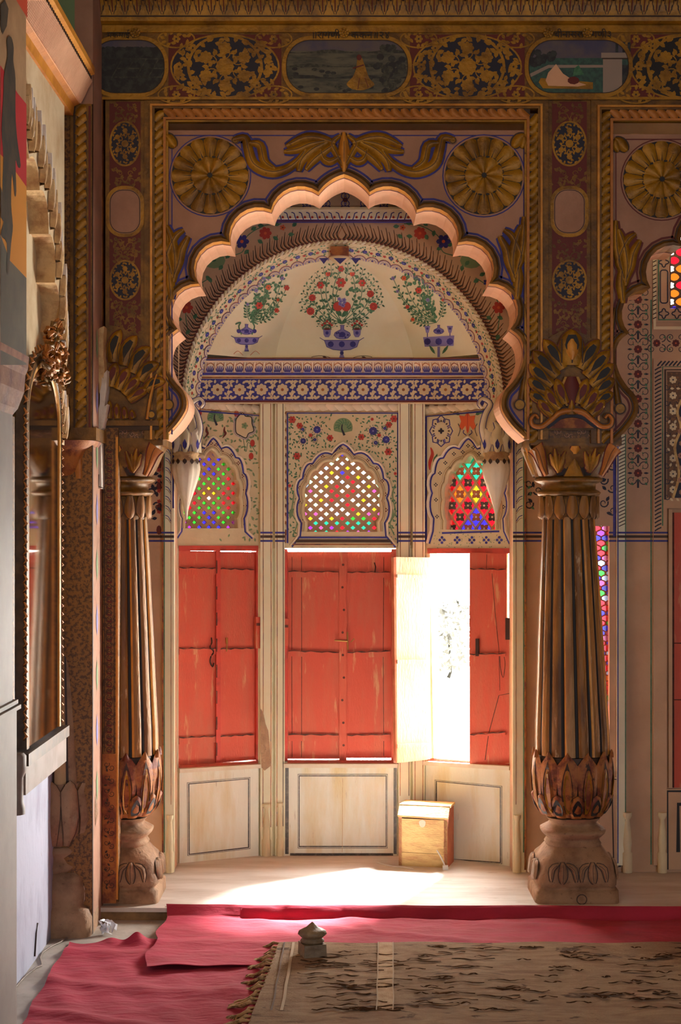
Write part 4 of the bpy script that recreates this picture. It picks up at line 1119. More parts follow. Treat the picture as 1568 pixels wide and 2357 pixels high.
def colL(x, y, i, j):
    m = abs(x-488)
    if y < 1066: return 'b'
    if y < 1100: return 'b' if m < 17 else 'g'
    if y < 1118: return 'g' if m < 40 else 'r'
    if y < 1140: return 'y' if m < 14 else ('g' if m < 26 else 'r')
    if y < 1160: return 'w' if m < 6 else ('g' if m < 24 else 'r')
    if y < 1180: return 'g' if m < 40 else 'r'
    if y < 1196: return 'b' if m < 14 else 'g'
    return 'b' if m < 24 else ('g' if m < 44 else 'v')
def stained(key, label, px_, py_, strip, colf, pr_, ox, oy):
    d = WIN[key]; F = d['F']; P = d['glass']; ins = inpoly(P); rnd = random.Random(11)
    xs = [p[0] for p in P]; ys = [p[1] for p in P]; x0, x1, y0, y1 = min(xs), max(xs), min(ys), max(ys)
    t = thing('stained_glass_window', label, 'stained glass window', F((x0+x1)/2, y1, -.04), group='stained glass windows of the alcove')
    mb = MB()
    # plaster lattice
    N = int((x1-x0)/px_+(y1-y0)/py_)+4
    for s in (-1, 1):
        for k in range(-N, N+1):
            pts = []
            for q in range(60):
                y = y0-14+(y1-y0+28)*q/59; x = ox + s*((y-oy)/py_)*px_ + (k+.5)*2*px_
                if ins(x, y) or ins(x+5, y) or ins(x-5, y) or ins(x, y-5) or ins(x, y+5): pts.append((x, y))
                elif len(pts) > 1: st3(mb, F, pts, strip, .0006*(s > 0)); pts = []
                else: pts = []
            if len(pts) > 1: st3(mb, F, pts, strip, .0006*(s > 0))
    mb.build('lattice', t)
    mb = MB(); j = 0
    jy = int((y0-oy)/py_)-1
    while oy+jy*py_ < y1+py_:
        y = oy+jy*py_
        ix = int((x0-ox)/px_)-1
        while ox+ix*px_ < x1+px_:
            x = ox+ix*px_
            if (ix+jy) % 2 == 0 and (ins(x, y) or ins(x-pr_, y) or ins(x+pr_, y) or ins(x,y-pr_) or ins(x,y+pr_)):
                c = colf(x, y, ix, jy)
                q = px_*1.02; v = py_*1.02
                mb.ng([F(x-q, y, -.052), F(x, y-v, -.052), F(x+q, y, -.052), F(x, y+v, -.052)], GL[c])
            ix += 1
        jy += 1
    mb.build('glass_panes', t)
    return t
def st3(mb, F, pts, wd, e=0.):
    a = off(pts, wd/2); b = off(pts, -wd/2)
    rows = [[F(*a[i], -.048), F(*off(pts, wd*.49)[i], -.034+e), F(*off(pts, -wd*.49)[i], -.034+e), F(*b[i], -.048)] for i in range(len(pts))]
    mb.grid(rows, 'beige')
    # straight strips: first and last are enough
stained('C', 'middle stained glass window of the alcove, mostly clear and red lozenges', 12.3, 10.6, 8.8, colC, 6, 788, 1130)
stained('L', 'left stained glass window of the alcove, blue green and red lozenges', 11.2, 11.2, 8.2, colL, 6, 488, 1124)
cr = {}
def colR(x, y, i, j):
    m = x-1087
    if y < 1095: return 'c'
    if y > 1195: return 'b' if abs(m) < 25 else 'r'
    if y > 1175 and abs(m) < 12: return 'b'
    if 1115 < y < 1160 and m < -25: return 'o'
    if 1125 < y < 1150 and abs(m) < 12: return 'y'
    if m > 40: return 'p'
    return 'r'
tR = stained('R', 'right stained glass window of the alcove, four-petalled flowers in red blue and green panes', 18.6, 26.5, 4.5, colR, 14, 1087, 1137)
mb = MB(); F = FR; ins = inpoly(WIN['R']['glass'])
for jy in range(-4, 4):
    for ix in range(-4, 5):
        if (ix+jy) % 2: continue
        x, y = 1087+ix*18.6, 1137+jy*26.5
        if not ins(x, y): continue
        c = 's' if colR(x,y,0,0) == 'r' else 'n'
        for k in range(4):
            a = pi/4+k*pi/2; leaf(mb, F, x, y, a, 13, 11, GL[c] if 0 else ('grey' if c == 's' else 'boxside'), -.040)
        disc(mb, F, x, y, 2.6, 'white', -.038, 8)
mb.build('petal_tracery', tR)

# ---- shutters
def leafthing(F, x0, x1, y0, y1, label, rails, face='redwood', back='redwood', stiles=(), w0=-.045, w1=-.02, grp='painted shutter leaves'):
    t = thing('window_shutter', label, 'shutter', F((x0+x1)/2, max(y1) if isinstance(y1, tuple) else y1, w0), group=grp)
    mb = MB()
    def yt(x): return y0[0]+(y0[1]-y0[0])*(x-x0)/(x1-x0) if isinstance(y0, tuple) else y0
    def yb_(x): return y1[0]+(y1[1]-y1[0])*(x-x0)/(x1-x0) if isinstance(y1, tuple) else y1
    ext(mb, F, [(x0,yt(x0)),(x1,yt(x1)),(x1,yb_(x1)),(x0,yb_(x0))], w0, w1, face, back, back=True)
    for s in stiles: st(mb, F, [(s, yt(s)+12),(s+1.5*sin(s), (yt(s)+yb_(s))/2),(s, yb_(s)-4)], 1.5, 'redjoint' if face != 'ashwood' else 'cream', w1+.0006)
    mb.build('board', t)
    for (a, b) in rails:
        mb = MB(); 
        ext(mb, F, [(x0+2,a[0]),(x1-2,a[1]),(x1-2,a[1]+b),(x0+2,a[0]+b)], w1, w1+.008, face)
        P = [(x0+2+(x1-x0-4)*k/9, a[0]+(a[1]-a[0])*k/9+1.2*sin(k*2.1+x0)) for k in range(10)]
        if face != 'ashwood': st(mb, F, [(x, y-1) for x, y in P], lambda t: 2.2+1.4*sin(t*23), 'redjoint', w1+.0086)
        mb.build('rail', t)
    return t
def T(v): return v
PLc = dict(L=FL, C=FC, R=FR)
s1 = leafthing(FL, 413, 502, (1268,1269), (1762,1757), 'left leaf of the left closed red shutters, iron hook at its edge', [((1308,1309),14),((1494,1494),13),((1700,1696),14)])
s2 = leafthing(FL, 505, 590, (1270,1271), (1757,1750), 'right leaf of the left closed red shutters, beside the worn pilaster', [((1310,1312),12),((1495,1493),12),((1697,1692),14)])
s3 = leafthing(FC, 662, 782, 1270, 1748, 'left leaf of the middle closed red shutters, brass latch bar on it', [((1316,1317),13),((1499,1503),12),((1692,1693),14)], stiles=(672,694))
s4 = leafthing(FC, 798, 901, 1270, 1746, 'right leaf of the middle closed red shutters, dark stain near its top', [((1318,1318),12),((1503,1500),12),((1694,1692),14)], stiles=(884,))
mb = MB(); ext(mb, FC, rect(781,1270,798,1750), -.04, -.008, 'redwood')
for k in range(9): disc(mb, FC, 790+2*sin(k*4), 1300+k*52, 3, 'redjoint', -.0074, 7)
mb.build('meeting_strip', s3)
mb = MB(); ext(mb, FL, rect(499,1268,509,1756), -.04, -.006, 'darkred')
for k in range(8): st(mb, FL, [(500,1290+k*60),(500,1320+k*60)], 3, 'redjoint', -.005)
mb.build('meeting_strip', s1)
FWf = FA((.205,.985),(.378,1.062))
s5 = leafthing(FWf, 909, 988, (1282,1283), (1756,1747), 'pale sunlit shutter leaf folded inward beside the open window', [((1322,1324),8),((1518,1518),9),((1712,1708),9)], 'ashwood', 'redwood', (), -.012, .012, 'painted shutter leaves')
mb = MB(); ext(mb, FWf, [(903,1283),(909,1282),(911,1754),(908,1756)], -.010, .016, 'boxside'); mb.build('leaf_edge', s5)
FRf = FA((.549,.925),(.742,.842))
s6 = leafthing(FRf, 1080, 1166, (1272,1274), (1760,1765), 'darker red shutter leaf right of the open window, split by a long crack', [((1310,1312),4),((1507,1505),5),((1692,1686),5)], w0=-.03, w1=-.006)
mb = MB(); F = FRf
st(mb, F, [(1132,1320),(1140,1420),(1148,1495),(1150,1590)], 1.4, 'redjoint', -.005); st(mb, F, [(1174,1596),(1148,1601),(1124,1690),(1116,1750)], 1.8, 'redjoint', -.005)
st(mb, F, cat([(1150,1510),(1152,1540),(1158,1560),(1162,1530),(1160,1512)],4), 1.6, 'redjoint', -.005); st(mb, F, [(1120,1276),(1119,1312)], 1.2, 'redjoint', -.005)
mb.build('crack', s6)
mb = MB(); ext(mb, F, rect(1096,1470,1103,1510), -.006, .008, 'iron'); mb.build('latch', s6); mb = MB(); ext(mb, F, rect(1166,1422,1176,1472), -.006, .016, 'iron'); mb.build('hinge', s6)
ext_ = MB(); ext(ext_, F, [(1166,1420),(1177,1500),(1177,1766),(1166,1765)], -.03, -.006, 'redwood'); ext_.build('outer_strip', s6)
# latches and hooks
def ironwork(parent, F, items, w, m='iron', nm='latch'):
    mb = MB()
    for P, r in items: mb.tube([F(x, y, w) for x, y in P], r, m, 6)
    return mb.build(nm, parent)
ironwork(s3, FC, [([(770,1474),(800,1476)], .004),([(800,1455),(801,1496)], .004),([(816,1470),(808,1478)], .003)], -.005, 'brass')
ironwork(s1, FL, [(cat([(489,1468),(490,1480),(486,1490),(494,1500),(488,1512),(486,1524),(492,1535),(495,1526)],3), .0035)], -.012, 'iron', 'hook')
ironwork(s2, FL, [([(524,1468),(525,1482)], .006),([(525,1480),(524,1500)], .003)], -.012, 'brass')
ironwork(s4, FC, [([(862,1295),(865,1305),(863,1318)], .003)], -.012, 'iron', 'ring_mark')
# frames
def wframe(name, F, bars, label):
    t = thing('window_casing', label, 'window casing', F(*bars[0], 0), group='red window casings')
    for P, w1, m in bars_iter(bars): 
        mb = MB(); ext(mb, F, P, -.06, w1, m, back=True); mb.build('frame_bar', t)
    return t
def bars_iter(b):
    for q in b[1:]: yield q
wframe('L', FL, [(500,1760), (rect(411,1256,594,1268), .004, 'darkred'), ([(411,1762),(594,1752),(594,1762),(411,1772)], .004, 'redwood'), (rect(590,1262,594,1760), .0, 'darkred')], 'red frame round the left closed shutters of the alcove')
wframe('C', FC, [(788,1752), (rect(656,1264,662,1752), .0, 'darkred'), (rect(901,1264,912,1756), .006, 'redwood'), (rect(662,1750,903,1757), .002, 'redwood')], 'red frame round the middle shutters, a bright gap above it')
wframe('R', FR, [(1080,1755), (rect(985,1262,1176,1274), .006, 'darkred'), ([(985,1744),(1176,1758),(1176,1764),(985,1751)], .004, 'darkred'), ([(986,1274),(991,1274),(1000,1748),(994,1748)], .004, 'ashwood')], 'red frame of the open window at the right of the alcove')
for F, x, y0_, y1_ in ((FL,592,1420,1492),(FC,660,1424,1486)):
    mb = MB(); ext(mb, F, rect(x-5,y0_,x+5,y1_), -.01, .012, 'redwood'); ext(mb, F, rect(x-4,y0_+14,x+4,y0_+20), .012, .014, 'redjoint')
    mb.build('shutter_stop', None, label='small red block on the frame beside the '+('worn pilaster' if x < 600 else 'middle shutters'), category='block')
# ---- dado panels
def dado(F, P, inner, label, extra=None, m='stain'):
    t = thing('dado_panel', label, 'dado panel', F((P[0][0]+P[1][0])/2, P[2][1], 0), group='white dado panels under the shutters')
    mb = MB(); ext(mb, F, P, 0, .018, m, 'white')
    st(mb, F, inner, 7, 'grey', .0190, True); st(mb, F, off(inner, -1, True), 1.8, 'stain', .0194, True)
    if extra: extra(mb)
    mb.build('panel', t)
    mb = MB(); ext(mb, F, [(P[0][0]-2,P[0][1]-6),(P[1][0]+2,P[1][1]-6),(P[1][0]+2,P[1][1]+3),(P[0][0]-2,P[0][1]+3)], 0, .035, 'white'); mb.build('sill', t)
    return t
dado(FL, [(410,1774),(592,1763),(592,1970),(410,1986)], [(430,1802),(570,1790),(570,1950),(431,1966)], 'white dado panel with grey line frame under the left shutters')
def ex(mb): 
    pg(mb, FC, rect(657,1764,665,1964), 'grey', .0188); pg(mb, FC, rect(906,1764,913,1964), 'grey', .0188); pg(mb, FC, rect(668,1962,905,1968), 'grey', .0188)
    st(mb, FC, [(789,1790),(788,1960)], .9, 'boxwood', .0192)
dado(FC, rect(656,1762,914,1970), rect(688,1783,890,1948), 'white stained dado panel under the middle shutters', ex)
dado(FR, [(984,1756),(1178,1768),(1178,2012),(984,1990)], [(1008,1796),(1158,1810),(1158,1985),(1008,1975)], 'white dado panel behind the wooden box, partly flooded with sunlight')
# ---- pilasters of the alcove
def bands(mb, F, x0, x1, w, y=1225):
    st(mb, F, [(x0,y+1),(x1,y+1)], 4, 'blue', w); st(mb, F, [(x0,y+10),(x1,y+10)], 6, 'brown', w); st(mb, F, [(x0,y+20),(x1,y+20)], 4, 'blue', w)
def pil(F, x0, x1, yt, yb_, lines, label, w1=.022, m='lime', base=True):
    t = thing('alcove_pilaster', label, 'pilaster', F((x0+x1)/2, yb_, 0), group='slim pilasters of the alcove')
    mb = MB(); ext(mb, F, rect(x0, yt, x1, yb_), -.01, w1, m)
    for x, wd, c in lines: st(mb, F, [(x, yt+2),(x+.8, (yt+yb_)/2),(x, yb_-70)], wd, c, w1+.0008)
    bands(mb, F, x0, x1, w1+.0016)
    mb.build('shaft', t)
    if base:
        mb = MB(); cx = (x0+x1)/2; hw = min(11, (x1-x0)*.32)
        prof = [(yb_,hw*1.15),(yb_-40,hw*1.15),(yb_-44,hw*.9),(yb_-58,hw*1.0),(yb_-80,hw*.85),(yb_-105,hw*.5),(yb_-112,hw*.55),(yb_-118,hw*1.0),(yb_-124,hw*1.0)]
        c0 = F(cx, yb_, w1)
        mb.lathe(c0[0], c0[1], [(F(cx, y, w1)[2], r*.00204) for y, r in prof], 'cream', 16); mb.build('baluster_base', t)
    return t
p1 = pil(FC, 600, 628, 928, 1972, ((606,1.6,'rust'),(624,1.6,'rust')), 'left half of the twin pilaster beside the left shutters, plaster worn away low down')
pil(FC, 634, 656, 928, 1970, ((638,1.6,'rust'),(652,1.6,'brown')), 'right half of the twin pilaster, next to the middle shutters')
pil(FC, 917, 944, 928, 1900, ((921,1.6,'rust'),(941,1.6,'brown')), 'pilaster behind the pale folded shutter leaf', base=False)
pil(FC, 950, 978, 928, 1972, ((955,1.6,'rust'),(973,1.6,'rust')), 'pilaster at the corner left of the open window', base=False)
mb = MB(); F = FC
P = [(601,1630),(607,1640),(612,1665),(618,1680),(622,1720),(625,1760),(610,1772),(603,1765),(600,1700)]
ext(mb, F, P, .0, .0255, 'stone'); mb.build('worn_patch', p1, label='brown patch of worn plaster')
# bands of blue and brown crossing pilasters and rear wall
# rear-wall jamb strips
G = PL(YB)
def jamb(xa, xb, label, s):
    t = thing('jamb_strip', label, 'pilaster', W((xa+xb)/2, 2006, YB), group='painted strips beside the alcove opening')
    mb = MB(); ext(mb, G, rect(xa, 985, xb, 2006), 0, .02, 'lime'); e = xb if s > 0 else xa
    inn = xa if s > 0 else xb
    st(mb, G, [(e-s*2,985),(e-s*2,2000)], 4, 'rust', .021); st(mb, G, [(e-s*5.5,985),(e-s*5.5,1960)], 2.4, 'green', .021)
    st(mb, G, [(inn+s*2.0,985),(inn+s*2.0,1170)], 4, 'blue', .021); st(mb, G, [(inn+s*7,985),(inn+s*7,1850)], 1.2, 'rust', .021)
    y = 1010; lo, hi = (inn+s*8, e-s*8)
    while y < 1205:
        st(mb, G, cat([(lo,y+14),(lo+(hi-lo)*.4,y+4),(hi,y)],3), 1.6, 'blue', .0212); st(mb, G, cat([(lo,y+18),(lo+(hi-lo)*.5,y+9),(hi,y+6)],3), 1.0, 'rust', .0212); y += 22
    bands(mb, G, xa, xb, .0214)
    mb.build('strip', t)
    mb = MB(); cx = inn+s*10; c0 = G(cx, 2000, .02)
    mb.lathe(c0[0], c0[1], [(G(cx,y,0)[2], r*.00196) for y, r in ((2006,9),(1960,9),(1956,7),(1940,8),(1915,7),(1890,4.5),(1880,8),(1874,8))], 'cream', 16); mb.build('baluster_base', t)
jamb(374, 402, 'painted jamb strip at the left of the alcove opening', -1)
jamb(1180, 1210, 'painted jamb strip at the right of the alcove opening', 1)
# lotus pendants at the feet of the round arch
def pendant(cx, s, label):
    t = thing('lotus_pendant', label, 'pendant', W(cx, 1170, .66), group='white lotus pendants at the arch feet')
    k = .00194; X, _, _ = W(cx, 0, .66); Z = lambda y: W(0, y, .66)[2]
    mb = MB()
    mb.lathe(X, .67, [(Z(y), r*k) for y, r in ((1196,3),(1180,4),(1170,6),(1150,12),(1125,21),(1100,29),(1080,33),(1066,31),(1058,26))], 'white', 40, rf=lambda z,t_,r: r*(1-.10*(abs(sin(4*t_))<.16)), fn=None)
    mb.build('bud', t)
    mb = MB(); mb.lathe(X, .67, [(Z(y), r*k) for y, r in ((1062,27),(1058,31),(1050,27),(1046,31),(1040,28))], 'carved', 32)
    for a in range(12):
        th = a*.5236; C = CYL(X, .67, lambda z: 31*k)
        leaf(mb, C, th*31*k, Z(1056), -pi/2, .026, .020, 'brown', .002)
    mb.build('collar', t)
    mb = MB(); mb.lathe(X, .68, [(Z(y), r*k) for y, r in ((1044,24),(1020,29),(990,28),(960,20),(935,12),(915,8))], 'cream', 32)
    C = CYL(X, .68, lambda z: 27*k); 
    for a, L, m_ in ((-.9,.10,'white'),(0,.13,'cream'),(.9,.10,'white'),(1.8,.10,'cream'),(-1.8,.10,'cream')):
        u = a*27*k; sp = [(u, Z(1042)), (u+.002, Z(1042)+L*.3), (u+.004*s, Z(1042)+L*.6), (u-.006*s, Z(1042)+L*.85), (u+.012*s, Z(1042)+L*1.05)]
        relief(mb, C, sp, lambda q: .010+.034*sin(pi*min(1,q*.9+.12)), .014, m_, .002, 'blue', .0028)
        leaf(mb, C, u, Z(1036), pi/2, .048, .016, 'blue', .018)
    mb.build('leaf_cup', t)
    mb = MB(); cx2 = cx+(-s)*-1*0
    P = cat([(cx+s*20,1030),(cx+s*32,990),(cx+s*26,955),(cx+s*14,930),(cx+s*(30),918),(cx+s*(40),928),(cx+s*34,938)],4)
    relief(mb, PL(.66), P, lambda q: 15-8*q, .014, 'white', .0, 'blue', 1.4); disc(mb, PL(.66), cx+s*36, 928, 7, 'blue', .012, 12); mb.build('scroll', t)
pendant(428, 1, 'white lotus bud pendant at the left foot of the alcove arch')
pendant(1143, -1, 'white lotus bud pendant at the right foot of the alcove arch')
# ---- rear wall left and right of the opening
mb = MB(); t = thing('wall_painting', 'blue scroll painting and striped band on the rear wall left of the alcove', 'wall painting', W(350,1240,YB))
bands(mb, G, 300, 374, .001)
for k in range(5):
    y = 1090+k*24; p = curl(mb, G, 352+6*sin(k), y, -1.2, 11, 1 if k % 2 else -1, 4, 'navy', .001); leaf(mb, G, 350, y, k*1.3, 16, 9, 'navy', .0012); leaf(mb, G, 362, y+6, k*2.3, 13, 8, 'navy', .0012)
    flow(mb, G, 366, y-8, 5, 5, 'red', 'dred', .0013)
for k in range(4): disc(mb, G, 366, 1070+k*50, 6, 'dred', .0012, 8, 11)
mb.build('painted_scroll', t)
t = thing('wall_painting', 'striped band and blue scroll behind the free-standing column', 'wall painting', W(1300,1240,YB))
mb = MB(); bands(mb, G, 1210, 1362, .001); bands(mb, G, 1402, 1420, .001)
for k in range(4):
    y = 1085+k*24; curl(mb, G, 1228, y, 1.2, 11, 1 if k % 2 else -1, 3.4, 'navy', .001); leaf(mb, G, 1226, y, k*1.3, 14, 8, 'navy', .0012); leaf(mb, G, 1222, y+9, k*2.3, 11, 6, 'green', .0012)
for k in range(6):
    y = 1050+k*26; curl(mb, G, 1400, y, 1.2, 11, -1 if k % 2 else 1, 3.4, 'navy', .001); leaf(mb, G, 1396, y, k*1.3, 14, 8, 'navy', .0012)
st(mb, G, [(1415,1000),(1415,1235)], 7, 'blue', .001)
mb.build('painted_scroll', t)
t = thing('wall_strip', 'white pilaster strip with brown dashes right of the free-standing column', 'pilaster', W(1430,2006,YB))
mb = MB(); ext(mb, G, rect(1419,1000,1440,1990), 0, .02, 'lime'); y = 1005
while y < 1212:
    st(mb, G, [(1423,y+7),(1431,y+3),(1438,y)], 2.0, 'brown', .0208); y += 8
st(mb, G, [(1421,1000),(1421,1985)], 2.4, 'blue', .0208); st(mb, G, [(1438.5,1000),(1438.5,1985)], 2.4, 'green', .0208); bands(mb, G, 1419, 1440, .0212)
mb.build('strip', t)
mb = MB(); c0 = G(1443, 2000, .02); mb.lathe(c0[0], c0[1], [(G(0,y,0)[2], r*.00196) for y, r in ((2006,11),(1962,11),(1958,8),(1940,10),(1910,8),(1885,5),(1876,10),(1868,10))], 'cream', 16); mb.build('baluster_base', t)
t = thing('flower_scroll_panel', 'tall panel of red flowers and blue scrolls on the rear wall at the right', 'wall painting', W(1470,1150,YB))
mb = MB(); y = 690
while y < 1140:
    cx = 1469
    for sx in (-1,1):
        for sy in (-1,1): 
            p = curl(mb, G, cx+sx*3, y+sy*16, sy*pi/2, 12, -sx*sy, 2.2, 'navy', .001, 1.1); leaf(mb, G, cx+sx*16, y+sy*22, sy*.8, 8, 6, 'green', .0012)
        leaf(mb, G, cx+sx*13, y, 0 if sx > 0 else pi, 12, 5, 'navy', .0012)
    st(mb, G, [(cx,y+14),(cx,y+34)], 4.5, 'navy', .001); flow(mb, G, cx, y, 10, 8, 'dred', 'orange', .0014)
    for k in range(8): leaf(mb, G, cx+13*cos(k*.785), y+13*sin(k*.785), k*.785, 5, 3, 'green', .0012)
    y += 57
for cx in (1512, 1556):
    flow(mb, G, cx, 790, 9, 8, 'dred', 'orange', .0014)
    for sx in (-1,1):
        for sy in (-1,1): curl(mb, G, cx+sx*12, 790+sy*3, 0 if sx > 0 else pi, 10, sx*sy, 2.2, 'navy', .001); leaf(mb, G, cx+sx*16, 790+sy*11, sy, 7, 5, 'green', .0012)
st(mb, G, [(1499,690),(1499,1990)], 3, 'green', .001); bands(mb, G, 1440, 1540, .001)
mb.build('painted_scroll', t)
t = thing('niche_frame', 'tall niche frame with blue dashes at the right edge of the photo', 'niche', W(1520,1990,YB))
mb = MB(); ext(mb, G, rect(1503,826,1700,1170), 0, .016, 'beige'); ext(mb, G, rect(1503,1170,1534,1990), 0, .016, 'beige')
y = 845
while y < 1215:
    st(mb, G, [(1506,y+8),(1514,y+3),(1521,y)], 3.0, 'navy', .0168); y += 9
x = 1512
while x < 1600: st(mb, G, [(x,843),(x+6,836),(x+10,832)], 3.4, 'navy', .0168); x += 9
st(mb, G, [(1524,1210),(1524,845),(1700,845)], 3, 'green', .0168); st(mb, G, [(1530,1150),(1530,852),(1700,852)], 5, 'brown', .0168); bands(mb, G, 1503, 1534, .017)
mb.build('frame', t)
mb = MB(); pg(mb, G, rect(1534,856,1700,1146), 'darkband', .0172)
for k in range(8):
    y = 875+k*36; flow(mb, G, 1548, y, 9, 7, 'cream', 'navy', .0178); 
    for sx in (0,1): curl(mb, G, 1541+sx*14, y+14, 1.2, 8, 1-2*sx, 2, 'navy', .0176); leaf(mb, G, 1541+sx*14, y+20, k, 10, 6, 'cream', .0177)
P = cat([(1548,1146),(1562,1090),(1552,1030),(1566,985),(1558,945),(1580,900)],5)
pg(mb, G, P+[(1700,880),(1700,1146)], 'navy', .0179); st(mb, G, P, 6, 'boxwood', .0183)
for k in range(7): flow(mb, G, 1568-3*(k%2), 965+k*28, 7, 7, 'pink', 'rust', .0185)
mb.build('painted_panel', t)
mb = MB(); c0 = G(1523, 2000, .02); mb.lathe(c0[0], c0[1], [(G(0,y,0)[2], r*.00196) for y, r in ((2006,11),(1962,11),(1958,8),(1940,10),(1910,8),(1885,5),(1876,10),(1868,10))], 'cream', 16); mb.build('baluster_base', t)
t = thing('door_leaf', 'dark red door at the right edge of the photo', 'door', W(1570,1810,YB))
mb = MB(); ext(mb, G, rect(1546,1180,1700,1812), 0, .012, 'redwood'); ext(mb, G, rect(1538,1172,1546,1812), 0, .02, 'beige'); st(mb, G, [(1549,1180),(1549,1812)], 4, 'redjoint', .0126)
for y in (1480, 1610): st(mb, G, [(1548,y),(1600,y)], 2.4, 'redjoint', .0126)
mb.build('board', t)
t = thing('dado_panel', 'beige dado panel with black frame lines under the dark red door', 'dado panel', W(1560,2006,YB))
mb = MB(); ext(mb, G, rect(1532,1815,1700,2000), 0, .014, 'beige'); st(mb, G, [(1535,2000),(1535,1820),(1700,1820)], 6, 'black', .0148); st(mb, G, [(1560,1960),(1560,1850),(1700,1850)], 9, 'black', .0148); mb.build('panel', t)
t = thing('dado_panel', 'narrow dado panel with black lines between the column and the dashed strip', 'dado panel', W(1400,2006,YB))
mb = MB(); ext(mb, G, rect(1380,1788,1430,1998), 0, .010, 'beige'); st(mb, G, [(1384,1793),(1423,1793),(1426,1994),(1405,1994)], 6, 'black', .0108); st(mb, G, [(1386,1801),(1408,1801),(1412,1980)], 3, 'brown', .0108); mb.build('panel', t)
# slit of coloured glass and upper window
t = thing('stained_glass_window', 'tall narrow strip of coloured glass behind the column', 'stained glass window', W(1382,1740,YB+.06), group='stained glass of the rear wall')
mb = MB(); F = PL(YB+.05); cs = 'rpprvrbblrrgrgbbrrbpnplprbrrglblrrpbrbrrgbblyo'; ci = 0
x0, x1 = 1362, 1405; y = 1216; r_ = 0
mb2 = MB()
while y < 1745:
    for j in range(3):
        x = x0+(x1-x0)*(j/2.) + (0 if r_ % 2 else 11)
        P = [(x,y-7.7),(x+11,y-3.8),(x+11,y+3.9),(x,y+7.7),(x-11,y+3.9),(x-11,y-3.8)]
        P = [(min(1408,max(1360,a)), b) for a, b in P]
        mb2.ng([F(a, b, 0) for a, b in P], GL[cs[ci % len(cs)]]); ci += 1
        st(mb, F, [(x-11,y+3.9),(x-11,y-3),(x-5,y-6.4),(x,y-8.2),(x+5,y-6.4),(x+11,y-3),(x+11,y+3.9)], 3.0, 'boxside', .006)
    y += 11.5; r_ += 1
mb.build('lattice', t); mb2.build('glass_panes', t)
t = thing('stained_glass_window', 'small window of orange blue and red glass high at the right edge', 'stained glass window', W(1560,712,YB+.06), group='stained glass of the rear wall')
mb = MB(); mb2 = MB(); k = 0
for r_ in range(9):
    for j in range(5):
        x, y = 1552+j*30+(15 if r_ % 2 else 0), 562+r_*19
        P = [(x,y-12.7),(x+15,y-6.3),(x+15,y+6.3),(x,y+12.7),(x-15,y+6.3),(x-15,y-6.3)]
        mb2.ng([F(a, b, 0) for a, b in P], GL['oroobbooroorr'[(k*5) % 13]]); k += 1
        st(mb, F, [(x+14.5*cos(a), y+12*sin(a)*(1-.15*abs(cos(a)))) for a in [2*pi*q/12 for q in range(12)]], 6, 'brown', .004, True)
mb.build('lattice', t); mb2.build('glass_panes', t)
mb = MB(); G9 = PL(YB-.01)
ext(mb, G9, rect(1503,540,1543,742), -.01, 0, 'beige'); ext(mb, G9, rect(1543,712,1760,742), -.01, 0, 'beige')
st(mb, G9, [(1507,540),(1507,755),(1760,755)], 9, 'cream', .004); y = 560
while y < 740: st(mb, G9, [(1503,y+4),(1511,y)], 2.4, 'brown', .0046); y += 10
st(mb, G9, [(1516,540),(1516,736),(1760,736)], 3.5, 'green', .004); st(mb, G9, [(1543,540),(1543,708),(1760,708)], 3.5, 'brown', .004)
for x, y in ((1528,575),(1528,604),(1528,722),(1558,722)): 
    P = [(x+(9+2.5*cos(4*a))*cos(a), y+(9+2.5*cos(4*a))*sin(a)) for a in [2*pi*k/24 for k in range(24)]]; st(mb, G9, P, 2.8, 'navy', .0046, True)
st(mb, G9, rrect(1520,622,1537,698,6), 2.8, 'navy', .0046, True)
mb.build('painted_frame', t)

